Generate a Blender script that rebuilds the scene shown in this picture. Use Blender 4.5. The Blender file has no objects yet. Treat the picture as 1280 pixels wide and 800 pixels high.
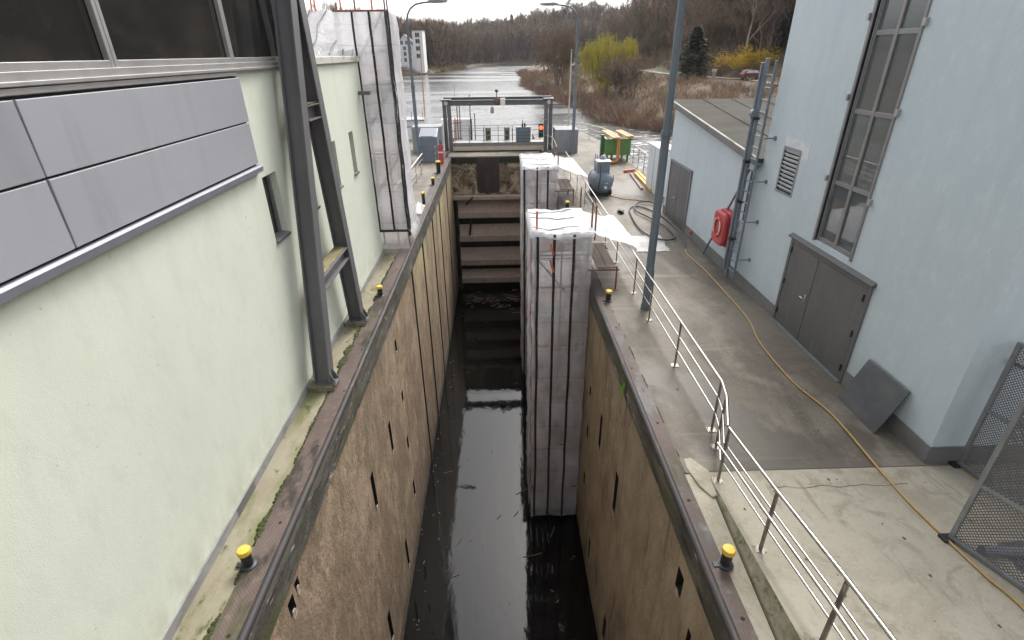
import bpy, bmesh, math, random
import numpy as np
from mathutils import Vector, Matrix, noise
random.seed(7); np.random.seed(7)
S = bpy.context.scene
COL = S.collection

# ------------------------------------------------------------------ camera, sky, sun, exposure
cam_d = bpy.data.cameras.new('camera'); cam = bpy.data.objects.new('camera', cam_d); COL.objects.link(cam)
cam_d.sensor_fit = 'HORIZONTAL'; cam_d.sensor_width = 36.0; cam_d.lens = 18.197
cam_d.clip_start = 0.1; cam_d.clip_end = 4000
Rw = ((0.99956677, 0.02207245, 0.01946996), (-0.02743561, 0.45924145, 0.88788771), (-0.01065645, 0.88803722, -0.45964806))
m3 = Matrix(((Rw[0][0], Rw[0][1], -Rw[0][2]), (Rw[1][0], Rw[1][1], -Rw[1][2]), (Rw[2][0], Rw[2][1], -Rw[2][2])))
cam.matrix_world = Matrix.Translation((0, 0, 6.25)) @ m3.to_4x4()
S.camera = cam

SUN_EL, SUN_AZ = math.radians(50), math.radians(25)      # azimuth from +Y towards +X
W = bpy.data.worlds.new('World'); S.world = W; W.use_nodes = True
nt = W.node_tree; nt.nodes.clear()
sky = nt.nodes.new('ShaderNodeTexSky'); sky.sky_type = 'NISHITA'; sky.sun_disc = False
sky.sun_elevation = SUN_EL; sky.sun_rotation = SUN_AZ; sky.dust_density = 4.0; sky.air_density = 1.0
hs = nt.nodes.new('ShaderNodeHueSaturation'); hs.inputs['Saturation'].default_value = 0.22
bg = nt.nodes.new('ShaderNodeBackground'); bg.inputs['Strength'].default_value = 0.15
wo = nt.nodes.new('ShaderNodeOutputWorld')
nt.links.new(sky.outputs[0], hs.inputs['Color']); nt.links.new(hs.outputs[0], bg.inputs['Color']); nt.links.new(bg.outputs[0], wo.inputs['Surface'])
sun_d = bpy.data.lights.new('sun', 'SUN'); sun_d.energy = 1.0; sun_d.angle = math.radians(18); sun_d.color = (1.0, 0.97, 0.93)
sun = bpy.data.objects.new('sun', sun_d); COL.objects.link(sun)
sdir = Vector((math.sin(SUN_AZ) * math.cos(SUN_EL), math.cos(SUN_AZ) * math.cos(SUN_EL), math.sin(SUN_EL)))
sun.rotation_euler = (-sdir).to_track_quat('-Z', 'Y').to_euler(); sun.location = sdir * 60
S.view_settings.view_transform = 'Standard'; S.view_settings.look = 'None'
S.view_settings.exposure = 1.34; S.view_settings.gamma = 1.0; S.view_settings.use_curve_mapping = False
S.cycles.max_bounces = 8; S.cycles.transparent_max_bounces = 16
S.cycles.use_denoising = True

# ------------------------------------------------------------------ materials
def mat(name, base, rough=0.7, metal=0.0, layers=(), bump=None, spec=0.5, ripple=None):
    """layers: dicts sc=(x,y,z) noise stretch, det, lo, hi, col, fac, gate=(axis, from, to), rough"""
    m = bpy.data.materials.new(name); m.use_nodes = True
    n = m.node_tree.nodes; L = m.node_tree.links
    b = n['Principled BSDF']; b.inputs['Roughness'].default_value = rough; b.inputs['Metallic'].default_value = metal
    b.inputs['Specular IOR Level'].default_value = spec
    geo = n.new('ShaderNodeNewGeometry'); sep = n.new('ShaderNodeSeparateXYZ'); L.new(geo.outputs['Position'], sep.inputs[0])
    cur = None
    rgb = n.new('ShaderNodeRGB'); rgb.outputs[0].default_value = (*base, 1); cur = rgb.outputs[0]
    rcur = None
    for k, l in enumerate(layers):
        mp = n.new('ShaderNodeMapping'); mp.inputs['Scale'].default_value = l.get('sc', (1, 1, 1)); mp.inputs['Location'].default_value = (k * 7.3 + 1, k * 3.1, k * 5.7)
        L.new(geo.outputs['Position'], mp.inputs['Vector'])
        if l.get('tex') == 'check':
            nz = n.new('ShaderNodeTexChecker'); nz.inputs['Scale'].default_value = 1.0; L.new(mp.outputs[0], nz.inputs['Vector']); out = nz.outputs['Fac']
        elif l.get('tex') == 'voro':
            nz = n.new('ShaderNodeTexVoronoi'); nz.inputs['Scale'].default_value = 1.0; L.new(mp.outputs[0], nz.inputs['Vector']); out = nz.outputs['Distance']
        else:
            nz = n.new('ShaderNodeTexNoise'); nz.inputs['Scale'].default_value = 1.0; nz.inputs['Detail'].default_value = l.get('det', 5)
            nz.inputs['Roughness'].default_value = l.get('nr', 0.6); nz.inputs['Distortion'].default_value = l.get('dist', 0.0)
            L.new(mp.outputs[0], nz.inputs['Vector']); out = nz.outputs['Fac']
        mr = n.new('ShaderNodeMapRange'); mr.inputs['From Min'].default_value = l['lo']; mr.inputs['From Max'].default_value = l['hi']
        mr.inputs['To Max'].default_value = l.get('fac', 1.0); L.new(out, mr.inputs['Value']); f = mr.outputs[0]
        for g in ([l['gate']] if 'gate' in l else []) + l.get('gates', []):
            gr = n.new('ShaderNodeMapRange'); gr.inputs['From Min'].default_value = g[1]; gr.inputs['From Max'].default_value = g[2]
            L.new(sep.outputs[g[0]], gr.inputs['Value'])
            mu = n.new('ShaderNodeMath'); mu.operation = 'MULTIPLY'; L.new(f, mu.inputs[0]); L.new(gr.outputs[0], mu.inputs[1]); f = mu.outputs[0]
        mx = n.new('ShaderNodeMix'); mx.data_type = 'RGBA'; L.new(f, mx.inputs['Factor']); L.new(cur, mx.inputs['A']); mx.inputs['B'].default_value = (*l['col'], 1)
        cur = mx.outputs['Result']
        if 'rough' in l:
            mq = n.new('ShaderNodeMix'); mq.data_type = 'FLOAT'; L.new(f, mq.inputs['Factor'])
            if rcur is None: mq.inputs['A'].default_value = rough
            else: L.new(rcur, mq.inputs['A'])
            mq.inputs['B'].default_value = l['rough']; rcur = mq.outputs[0]
    L.new(cur, b.inputs['Base Color'])
    if rcur is not None: L.new(rcur, b.inputs['Roughness'])
    if bump:
        prev = None
        for (sc, st, dst) in (bump if isinstance(bump, list) else [bump]):
            mp = n.new('ShaderNodeMapping'); mp.inputs['Scale'].default_value = sc if isinstance(sc, tuple) else (sc, sc, sc)
            L.new(geo.outputs['Position'], mp.inputs['Vector'])
            nz = n.new('ShaderNodeTexNoise'); nz.inputs['Scale'].default_value = 1.0; nz.inputs['Detail'].default_value = 4
            L.new(mp.outputs[0], nz.inputs['Vector'])
            bp = n.new('ShaderNodeBump'); bp.inputs['Strength'].default_value = st; bp.inputs['Distance'].default_value = dst
            L.new(nz.outputs['Fac'], bp.inputs['Height'])
            if prev is not None: L.new(prev, bp.inputs['Normal'])
            prev = bp.outputs[0]
        L.new(prev, b.inputs['Normal'])
    return m

def sheet_mat(name, base, opacity, grid=0.0):
    m = bpy.data.materials.new(name); m.use_nodes = True
    n = m.node_tree.nodes; L = m.node_tree.links
    n.remove(n['Principled BSDF']); out = n['Material Output']
    geo = n.new('ShaderNodeNewGeometry')
    di = n.new('ShaderNodeBsdfDiffuse'); tr = n.new('ShaderNodeBsdfTranslucent'); tp = n.new('ShaderNodeBsdfTransparent'); gl = n.new('ShaderNodeBsdfGlossy')
    gl.inputs['Roughness'].default_value = 0.32
    mp = n.new('ShaderNodeMapping'); mp.inputs['Scale'].default_value = (1.2, 1.2, 0.8); L.new(geo.outputs['Position'], mp.inputs['Vector'])
    nz = n.new('ShaderNodeTexNoise'); nz.inputs['Scale'].default_value = 1.0; nz.inputs['Detail'].default_value = 6; L.new(mp.outputs[0], nz.inputs['Vector'])
    cr = n.new('ShaderNodeMix'); cr.data_type = 'RGBA'; L.new(nz.outputs['Fac'], cr.inputs['Factor'])
    cr.inputs['A'].default_value = (*[c * 0.82 for c in base], 1); cr.inputs['B'].default_value = (*base, 1)
    col = cr.outputs['Result']
    if grid:
        sp = n.new('ShaderNodeSeparateXYZ'); L.new(geo.outputs['Position'], sp.inputs[0]); prevf = None
        wob = n.new('ShaderNodeMath'); wob.operation = 'MULTIPLY_ADD'; L.new(nz.outputs['Fac'], wob.inputs[0]); wob.inputs[1].default_value = .22; L.new(sp.outputs[2], wob.inputs[2])
        for (period, wdt, src) in ((grid, .018, wob.outputs[0]), (grid * 2, .03, wob.outputs[0])):
            md = n.new('ShaderNodeMath'); md.operation = 'PINGPONG'; L.new(src, md.inputs[0]); md.inputs[1].default_value = period / 2
            lt = n.new('ShaderNodeMath'); lt.operation = 'LESS_THAN'; L.new(md.outputs[0], lt.inputs[0]); lt.inputs[1].default_value = wdt / 2
            mxg = n.new('ShaderNodeMix'); mxg.data_type = 'RGBA'; mf = n.new('ShaderNodeMath'); mf.operation = 'MULTIPLY'; L.new(lt.outputs[0], mf.inputs[0]); mf.inputs[1].default_value = .2
            L.new(mf.outputs[0], mxg.inputs['Factor']); L.new(col, mxg.inputs['A']); mxg.inputs['B'].default_value = (.22, .20, .22, 1); col = mxg.outputs['Result']
    L.new(col, di.inputs['Color']); L.new(col, tr.inputs['Color'])
    bp = n.new('ShaderNodeBump'); bp.inputs['Strength'].default_value = 0.8; bp.inputs['Distance'].default_value = 0.07
    mp2 = n.new('ShaderNodeMapping'); mp2.inputs['Scale'].default_value = (2.6, 2.6, 2.2); L.new(geo.outputs['Position'], mp2.inputs['Vector'])
    nz2 = n.new('ShaderNodeTexNoise'); nz2.inputs['Scale'].default_value = 1.0; nz2.inputs['Detail'].default_value = 5; nz2.inputs['Distortion'].default_value = 1.2
    L.new(mp2.outputs[0], nz2.inputs['Vector']); L.new(nz2.outputs['Fac'], bp.inputs['Height'])
    for s in (di, tr, gl): L.new(bp.outputs[0], s.inputs['Normal'])
    m1 = n.new('ShaderNodeMixShader'); m1.inputs[0].default_value = 0.35; L.new(di.outputs[0], m1.inputs[1]); L.new(tr.outputs[0], m1.inputs[2])
    mg = n.new('ShaderNodeMixShader'); mg.inputs[0].default_value = 0.06; L.new(m1.outputs[0], mg.inputs[1]); L.new(gl.outputs[0], mg.inputs[2])
    m2 = n.new('ShaderNodeMixShader'); L.new(tp.outputs[0], m2.inputs[1]); L.new(mg.outputs[0], m2.inputs[2])
    mr = n.new('ShaderNodeMapRange'); mr.inputs['To Min'].default_value = max(0, opacity - 0.12); mr.inputs['To Max'].default_value = min(1, opacity + 0.12)
    mr.inputs['From Min'].default_value = 0.35; mr.inputs['From Max'].default_value = 0.65
    L.new(nz.outputs['Fac'], mr.inputs['Value']); L.new(mr.outputs[0], m2.inputs[0])
    L.new(m2.outputs[0], out.inputs['Surface'])
    return m

M = {}
M['green'] = mat('green_plaster', (0.621, 0.651, 0.542), 0.9, layers=[
    dict(sc=(.5, .5, .3), lo=.42, hi=.70, col=(0.560, 0.595, 0.492), fac=.8, nr=.7), dict(sc=(3, 3, 1.6), lo=.5, hi=.68, col=(0.536, 0.558, 0.462), fac=.5, nr=.7),
    dict(sc=(2.4, 2.4, .2), lo=.56, hi=.72, col=(0.465, 0.465, 0.338), fac=.5, gate=(2, 3.2, 6.2)), dict(sc=(40, 40, 40), lo=.54, hi=.70, col=(0.503, 0.530, 0.438), fac=.4),
    dict(sc=(2.5, 2.5, 1.5), lo=.40, hi=.62, col=(0.379, 0.372, 0.289), fac=.55, gate=(2, .85, .15)), dict(sc=(11, 11, 11), lo=.70, hi=.72, col=(0.342, 0.335, 0.278), fac=.7)],
    bump=[(70.0, .28, .007), (14.0, .12, .012)])
M['blue'] = mat('blue_plaster', (0.511, 0.575, 0.607), 0.9, layers=[
    dict(sc=(0.4, 0.4, 0.3), lo=.4, hi=.75, col=(0.458, 0.522, 0.561), fac=.8), dict(sc=(5, 5, 3), lo=.5, hi=.68, nr=.75, col=(0.582, 0.643, 0.667), fac=.5),
    dict(sc=(2.5, 2.5, .2), lo=.55, hi=.72, col=(0.411, 0.468, 0.503), fac=.4),
    dict(sc=(1.6, 1.6, .9), lo=.45, hi=.7, col=(0.357, 0.396, 0.398), fac=.45, gate=(2, 1.4, .3))],
    bump=[(60.0, .5, .008), (20.0, .25, .012)])
M['plinth'] = mat('grey_plinth', (0.178, 0.174, 0.170), 0.85, layers=[
    dict(sc=(1.5, 1.5, 3), lo=.45, hi=.7, col=(0.128, 0.123, 0.119), fac=.8), dict(sc=(3, 3, 1), lo=.55, hi=.75, col=(0.255, 0.238, 0.212), fac=.5)], bump=(40.0, .2, .006))
M['plinth_l'] = mat('pale_grey_plinth', (0.26, 0.255, 0.25), 0.85, layers=[dict(sc=(1.5, 1.5, 3), lo=.45, hi=.65, col=(0.17, 0.165, 0.155), fac=.8), dict(sc=(5, 1.5, 5), lo=.56, hi=.68, col=(0.11, 0.105, 0.09), fac=.6)], bump=(40.0, .2, .006))
M['quay'] = mat('quay_concrete', (0.163, 0.142, 0.111), 0.75, layers=[
    dict(sc=(.35, .25, 1), lo=.42, hi=.60, col=(0.092, 0.077, 0.057), fac=.9, dist=.8, nr=.65), dict(sc=(1.3, .8, 1), lo=.5, hi=.66, col=(0.207, 0.181, 0.141), fac=.75, nr=.7),
    dict(sc=(.9, .22, 1), lo=.52, hi=.62, col=(0.075, 0.062, 0.045), fac=.75, dist=.6), dict(sc=(6, 6, 6), lo=.5, hi=.66, col=(0.110, 0.095, 0.072), fac=.6, nr=.8, det=8),
    dict(sc=(26, 26, 26), lo=.54, hi=.68, col=(0.238, 0.211, 0.168), fac=.45), dict(sc=(.15, 1.6, 1), lo=.6, hi=.66, col=(0.246, 0.219, 0.176), fac=.5), dict(sc=(.45, .4, 1), lo=.54, hi=.59, col=(0.066, 0.055, 0.041), fac=.7, rough=.5)],
    bump=[(30.0, .3, .008), (3.0, .2, .02)])
M['ramp'] = mat('ramp_concrete', (0.365, 0.332, 0.262), 0.85, spec=.3, layers=[
    dict(sc=(.6, .5, 1), lo=.42, hi=.60, col=(0.285, 0.255, 0.192), fac=.9, nr=.7, dist=.6), dict(sc=(1.6, 1.2, 1), lo=.53, hi=.66, col=(0.205, 0.178, 0.125), fac=.7, nr=.75, dist=.8),
    dict(sc=(7, 7, 7), lo=.54, hi=.70, col=(0.24, 0.212, 0.158), fac=.6, nr=.8, det=8), dict(sc=(28, 28, 28), lo=.55, hi=.68, col=(0.44, 0.41, 0.34), fac=.5), dict(sc=(5, .7, 1), lo=.6, hi=.68, col=(0.20, 0.175, 0.128), fac=.6), dict(sc=(18, 18, 18), lo=.68, hi=.71, col=(.10, .088, .065), fac=.8)], bump=[(35.0, .3, .008), (4.0, .15, .02)])
M['moss_conc'] = mat('mossy_concrete', (0.238, 0.214, 0.155), 0.9, layers=[
    dict(sc=(1.2, .8, 1.2), lo=.42, hi=.66, col=(0.173, 0.148, 0.093), fac=.9), dict(sc=(2.5, .9, 2), lo=.48, hi=.64, col=(0.122, 0.124, 0.046), fac=.85),
    dict(sc=(6, 3, 6), lo=.58, hi=.68, col=(0.054, 0.066, 0.014), fac=.9), dict(sc=(3, 2, 3), lo=.6, hi=.75, col=(0.331, 0.297, 0.223), fac=.6)], bump=(16.0, .5, .015))
M['moss'] = mat('green_moss', (0.044, 0.056, 0.012), 0.95, layers=[dict(sc=(12, 12, 12), lo=.45, hi=.65, col=(0.018, 0.021, 0.007), fac=.9), dict(sc=(5, 5, 5), lo=.5, hi=.7, col=(0.083, 0.077, 0.021), fac=.8)], bump=(40.0, 1, .03))
M['coping'] = mat('rusty_checker_plate', (0.092, 0.066, 0.057), 0.68, metal=0, spec=.25, layers=[
    dict(sc=(1.5, .7, 1), lo=.42, hi=.62, col=(0.132, 0.099, 0.083), fac=.85, nr=.7), dict(sc=(38, 38, 1), tex='check', lo=.4, hi=.6, col=(0.062, 0.046, 0.040), fac=.5),
    dict(sc=(1.1, .45, 1), lo=.51, hi=.60, col=(0.030, 0.025, 0.022), fac=.9, nr=.75, rough=.4), dict(sc=(8, 8, 8), lo=.56, hi=.72, col=(0.167, 0.138, 0.112), fac=.5), dict(sc=(2, .5, 2), lo=.58, hi=.66, col=(0.048, 0.055, 0.019), fac=.7)], bump=(30.0, .25, .004))
M['rail_steel'] = mat('dark_edge_steel', (0.040, 0.036, 0.036), 0.6, metal=.1, spec=.3, layers=[dict(sc=(8, 1.2, 8), lo=.5, hi=.66, col=(0.085, 0.062, 0.05), fac=.8), dict(sc=(20, 2, 20), lo=.62, hi=.70, col=(0.22, 0.21, 0.20), fac=.5)], bump=(20.0, .2, .006))
M['armour'] = mat('scraped_armour_steel', (0.075, 0.07, 0.06), 0.6, metal=.1, spec=.35, layers=[
    dict(sc=(3, .9, 3), lo=.46, hi=.58, col=(0.15, 0.14, 0.115), fac=.85, nr=.75), dict(sc=(2, .6, 2), lo=.53, hi=.63, col=(0.085, 0.09, 0.035), fac=.8), dict(sc=(5, 1, 5), lo=.56, hi=.64, col=(0.028, 0.024, 0.02), fac=.9, nr=.75),
    dict(sc=(5, 1.3, 4), lo=.60, hi=.635, col=(0.44, 0.43, 0.40), fac=.85, nr=.75, det=8, dist=.8)], bump=(18.0, .6, .015))
def lockwall_mat(name, extra):
    return mat(name, (0.328, 0.243, 0.162), 0.85, layers=[
        dict(sc=(.55, .55, .4), lo=.40, hi=.62, col=(0.191, 0.128, 0.078), fac=.9, dist=1.0), dict(sc=(2.6, 2.6, 2.0), lo=.50, hi=.64, col=(0.431, 0.327, 0.218), fac=.75, nr=.75, det=8),
        dict(sc=(1.5, 1.9, .55), lo=.53, hi=.64, col=(0.111, 0.073, 0.045), fac=.75, dist=2.2, nr=.7), dict(sc=(6, 6, 5), lo=.54, hi=.72, col=(0.163, 0.109, 0.065), fac=.7, nr=.8, det=8),
        dict(sc=(24, 24, 20), lo=.54, hi=.68, col=(0.464, 0.377, 0.266), fac=.5), dict(sc=(17, 17, 14), lo=.56, hi=.68, col=(0.088, 0.058, 0.036), fac=.7),
        dict(sc=(4, 4, .18), lo=.58, hi=.68, col=(0.140, 0.094, 0.055), fac=.6),
        dict(sc=(1.2, 1.2, .9), lo=.54, hi=.66, col=(0.216, 0.178, 0.080), fac=.7, gate=(2, -4.5, -.8)),
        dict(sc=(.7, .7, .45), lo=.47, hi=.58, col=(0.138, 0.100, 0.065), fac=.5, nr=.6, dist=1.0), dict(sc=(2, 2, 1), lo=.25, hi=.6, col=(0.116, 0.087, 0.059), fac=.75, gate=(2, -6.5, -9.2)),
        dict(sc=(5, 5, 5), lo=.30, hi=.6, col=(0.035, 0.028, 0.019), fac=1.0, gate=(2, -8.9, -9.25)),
        dict(sc=(5, 5, 12), lo=.45, hi=.6, col=(0.407, 0.354, 0.286), fac=.8, gates=[(2, -9.46, -9.44), (2, -9.36, -9.40)])] + extra,
        bump=[(7.0, .5, .03), (28.0, .5, .012)])
M['lockwall'] = lockwall_mat('weathered_lock_wall', [
    dict(sc=(1.6, 1.6, .5), lo=.42, hi=.66, col=(0.43, 0.38, 0.19), fac=.8, gates=[(1, 16.5, 19), (2, -6, -1)]),
    dict(sc=(.3, 1.5, .05), lo=.60, hi=.64, col=(0.07, 0.052, 0.035), fac=.8, gate=(1, 15.5, 17.5))])
M['lockwall_r'] = lockwall_mat('weathered_lock_wall_lightened', [dict(sc=(.9, .9, .5), lo=.36, hi=.60, col=(0.42, 0.325, 0.22), fac=.5, nr=.6), dict(sc=(1.2, 1.2, .3), lo=.60, hi=.68, col=(0.08, 0.06, 0.042), fac=.6)])  # pale first layer lightens the colour of this wall, which faces away from the light
M['headwall'] = mat('stained_head_wall', (0.40, 0.325, 0.225), 0.85, layers=[
    dict(sc=(.9, .9, .8), lo=.46, hi=.56, col=(0.115, 0.073, 0.043), fac=.9, nr=.75, dist=.8), dict(sc=(3, 3, 3), lo=.52, hi=.62, col=(0.19, 0.125, 0.075), fac=.75, nr=.75), dict(sc=(1.6, 1.6, 1.6), lo=.56, hi=.61, col=(0.035, 0.024, 0.017), fac=.9, nr=.7),
    dict(sc=(2.5, 2.5, 2.5), lo=.05, hi=.4, col=(0.022, 0.024, 0.012), fac=1.0, gate=(2, -.5, -.38))], bump=(14.0, .5, .02))
M['gate_steel'] = mat('silted_gate_steel', (0.42, 0.325, 0.27), 0.7, layers=[
    dict(sc=(.7, 3, 3), lo=.42, hi=.7, col=(0.33, 0.25, 0.205), fac=.8), dict(sc=(6, 6, 2), lo=.55, hi=.72, col=(0.15, 0.105, 0.085), fac=.6)], bump=(20.0, .25, .01))
M['gate_dark'] = mat('black_steel_gap_shade', (0.022, 0.018, 0.016), 0.55, layers=[dict(sc=(3, 3, 1), lo=.5, hi=.7, col=(0.05, 0.036, 0.028), fac=.8)])  # near-black steel; painted shade where it fills the gate's gaps
M['void'] = mat('recess_shade_black', (0.012, 0.010, 0.009), 0.9)  # near-black that paints shade into recesses; also colours the coping bolts
M['steel'] = mat('grey_painted_steel', (0.135, 0.13, 0.135), 0.45, metal=.15, layers=[dict(sc=(1.5, 1.5, .6), lo=.45, hi=.7, col=(0.165, 0.16, 0.165), fac=.8), dict(sc=(6, 6, 1), lo=.58, hi=.75, col=(0.085, 0.075, 0.068), fac=.6)], bump=(8.0, .05, .01))
M['gal'] = mat('galvanised_steel', (0.29, 0.30, 0.31), 0.45, metal=.55, layers=[dict(sc=(9, 9, 5), lo=.45, hi=.7, col=(0.21, 0.22, 0.23), fac=.8)])
M['stainless'] = mat('stainless_tube', (0.52, 0.50, 0.47), 0.24, metal=1.0, layers=[dict(sc=(5, 5, 5), lo=.5, hi=.75, col=(0.42, 0.39, 0.35), fac=.6)])
M['post'] = mat('stainless_post', (0.24, 0.215, 0.19), 0.38, metal=.8, layers=[dict(sc=(9, 9, 4), lo=.45, hi=.7, col=(0.14, 0.115, 0.095), fac=.8)])
M['lamp'] = mat('blue_grey_lamp_paint', (0.116, 0.139, 0.158), 0.5, metal=.1, layers=[dict(sc=(4, 4, .8), lo=.45, hi=.7, col=(0.150, 0.176, 0.195), fac=.8), dict(sc=(9, 9, 3), lo=.6, hi=.75, col=(0.083, 0.094, 0.105), fac=.7)])
M['ladder'] = mat('blue_grey_ladder_paint', (0.17, 0.20, 0.225), 0.5, metal=.1, layers=[dict(sc=(6, 6, 2), lo=.45, hi=.7, col=(0.125, 0.145, 0.165), fac=.8)])
M['clad'] = mat('silver_cladding', (0.422, 0.427, 0.461), 0.4, metal=.35, layers=[dict(sc=(.35, .35, .5), lo=.4, hi=.7, col=(0.384, 0.388, 0.423), fac=.9), dict(sc=(2.5, 2.5, .3), lo=.55, hi=.72, col=(0.307, 0.310, 0.329), fac=.5)], bump=(1.2, .04, .02))
M['clad_d'] = mat('lilac_drip_rail', (0.24, 0.24, 0.275), 0.55, metal=.2, layers=[dict(sc=(2, 2, 2), lo=.45, hi=.65, col=(0.20, 0.20, 0.225), fac=.8)])
M['clad_b'] = mat('silver_cladding_darker', (0.394, 0.398, 0.428), 0.36, metal=.4, layers=[dict(sc=(.35, .35, .5), lo=.4, hi=.7, col=(0.360, 0.364, 0.395), fac=.9), dict(sc=(2.5, 2.5, .3), lo=.55, hi=.7, col=(0.307, 0.310, 0.329), fac=.5)], bump=(1.2, .06, .02))
M['chip'] = mat('broken_concrete', (0.42, 0.37, 0.30), .95, layers=[dict(sc=(14, 14, 14), lo=.45, hi=.6, col=(.22, .17, .12), fac=.9)])
M['joint'] = mat('black_joint', (0.012, 0.012, 0.013), 0.8)
M['frame'] = mat('aluminium_frame', (0.40, 0.385, 0.375), 0.4, metal=.5, layers=[dict(sc=(3, 3, 3), lo=.45, hi=.7, col=(0.33, 0.31, 0.30), fac=.8)])
M['frame_d'] = mat('grey_window_frame', (0.235, 0.225, 0.22), 0.45, metal=.3, layers=[dict(sc=(3, 3, 3), lo=.45, hi=.7, col=(0.19, 0.18, 0.175), fac=.8)])
M['glass'] = mat('dark_glass', (0.022, 0.021, 0.02), 0.06, layers=[dict(sc=(1.3, 1.3, 1.8), lo=.45, hi=.75, col=(0.05, 0.046, 0.04), fac=.7), dict(sc=(.5, .5, .5), lo=.5, hi=.7, col=(0.022, 0.021, 0.02), fac=.3, rough=.16)], spec=.5)
M['glass_c'] = mat('lightened_reflecting_glass', (0.085, 0.10, 0.105), 0.02, spec=1.0, bump=(.7, .06, .02))  # base colour lightened to stand in for bright reflections in the panes
M['doorsteel'] = mat('grey_door_paint', (0.128, 0.126, 0.126), 0.5, layers=[dict(sc=(1.2, 1.2, .7), lo=.42, hi=.62, col=(0.105, 0.102, 0.10), fac=.8), dict(sc=(5, 5, .6), lo=.56, hi=.68, col=(0.165, 0.158, 0.15), fac=.6), dict(sc=(3, 3, 2), lo=.3, hi=.6, col=(.075, .07, .064), fac=.7, gate=(2, .5, .05)), dict(sc=(16, 16, 16), lo=.66, hi=.7, col=(.24, .23, .22), fac=.7)])
M['roof'] = mat('weathered_roof_sheet', (0.077, 0.073, 0.063), 0.95, spec=.1, layers=[
    dict(sc=(.4, 1.2, 1), lo=.42, hi=.66, col=(0.058, 0.053, 0.044), fac=.9), dict(sc=(2.2, .25, 1), lo=.54, hi=.66, col=(0.042, 0.037, 0.032), fac=.7), dict(sc=(5, 5, 5), lo=.55, hi=.75, col=(0.102, 0.095, 0.084), fac=.5)], bump=(20.0, .2, .01))
M['cap'] = mat('pale_parapet_cap', (0.50, 0.48, 0.44), 0.7, layers=[dict(sc=(3, 1.2, 3), lo=.52, hi=.66, col=(0.22, 0.21, 0.10), fac=.8)])
M['yellow'] = mat('yellow_cap_paint', (0.66, 0.43, 0.045), 0.55, layers=[dict(sc=(14, 14, 14), lo=.52, hi=.7, col=(0.42, 0.27, 0.05), fac=.7), dict(sc=(30, 30, 30), lo=.64, hi=.7, col=(0.12, 0.09, 0.05), fac=.7)])
M['iron'] = mat('black_iron', (0.028, 0.028, 0.032), 0.5, metal=.3, layers=[dict(sc=(15, 15, 15), lo=.5, hi=.7, col=(0.06, 0.05, 0.045), fac=.7)])
M['strap'] = mat('black_eyelet_strap', (0.016, 0.016, 0.018), 0.6, layers=[dict(sc=(9, 9, 9), tex='voro', lo=.22, hi=.12, col=(0.20, 0.20, 0.21), fac=.7)])
M['sheet'] = sheet_mat('translucent_tarpaulin', (0.82, 0.805, 0.835), 0.50, grid=.5)
M['sheet_w'] = sheet_mat('dense_white_tarpaulin', (0.80, 0.79, 0.82), 0.80, grid=.55)
M['cover'] = sheet_mat('white_cover_tarpaulin', (0.70, 0.695, 0.71), 0.96)
M['tube'] = mat('rusty_scaffold_tube', (0.26, 0.115, 0.075), 0.6, metal=.3, layers=[dict(sc=(9, 9, 9), lo=.45, hi=.65, col=(0.16, 0.07, 0.05), fac=.8)])
M['tube_g'] = mat('grey_scaffold_tube', (0.20, 0.19, 0.19), 0.5, metal=.5)
M['orange'] = mat('orange_tube_paint', (0.62, 0.13, 0.045), 0.5, layers=[dict(sc=(9, 9, 9), lo=.5, hi=.7, col=(0.42, 0.085, 0.04), fac=.7)])
M['plank'] = mat('worn_plank', (0.20, 0.155, 0.13), 0.8, layers=[dict(sc=(14, 1, 3), lo=.45, hi=.7, col=(0.28, 0.225, 0.185), fac=.8), dict(sc=(2, 2, 2), lo=.55, hi=.7, col=(0.13, 0.095, 0.08), fac=.6)])
M['hose'] = mat('yellow_hose', (0.425, 0.270, 0.085), 0.5, layers=[dict(sc=(6, 6, 6), lo=.45, hi=.7, col=(0.340, 0.216, 0.080), fac=.8)])
M['rubber'] = mat('black_rubber', (0.02, 0.02, 0.022), 0.5)
M['red'] = mat('red_plastic', (0.46, 0.055, 0.06), 0.42, layers=[dict(sc=(6, 6, 6), lo=.45, hi=.75, col=(0.52, 0.095, 0.09), fac=.8), dict(sc=(9, 9, 2), lo=.6, hi=.75, col=(0.36, 0.05, 0.05), fac=.6)])
M['white'] = mat('white_paint', (0.76, 0.75, 0.73), 0.6, layers=[dict(sc=(4, 4, 4), lo=.5, hi=.75, col=(0.62, 0.60, 0.57), fac=.7)])
M['cabinet'] = mat('pale_cabinet_paint', (0.60, 0.63, 0.65), 0.5, layers=[dict(sc=(3, 3, 1), lo=.5, hi=.75, col=(0.50, 0.53, 0.55), fac=.7)])
M['slate'] = mat('mottled_dark_plate', (0.090, 0.097, 0.104), 0.5, metal=.3, layers=[dict(sc=(3, 3, 3), lo=.42, hi=.66, col=(0.126, 0.130, 0.133), fac=.9), dict(sc=(7, 7, 7), lo=.56, hi=.74, col=(0.158, 0.151, 0.144), fac=.6)])
M['bluegrey'] = mat('blue_grey_machine_paint', (0.155, 0.19, 0.225), 0.45, metal=.1, layers=[dict(sc=(4, 4, 4), lo=.45, hi=.7, col=(0.19, 0.225, 0.26), fac=.8), dict(sc=(12, 12, 12), lo=.6, hi=.7, col=(0.10, 0.11, 0.12), fac=.6)])
M['blue_paint'] = mat('bright_blue_panel', (0.06, 0.22, 0.36), 0.5)
M['green_paint'] = mat('green_container_paint', (0.10, 0.22, 0.065), 0.5, layers=[dict(sc=(3, 3, 1.5), lo=.45, hi=.7, col=(0.075, 0.18, 0.045), fac=.8), dict(sc=(9, 9, 9), lo=.62, hi=.72, col=(0.20, 0.14, 0.07), fac=.6)])
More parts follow.
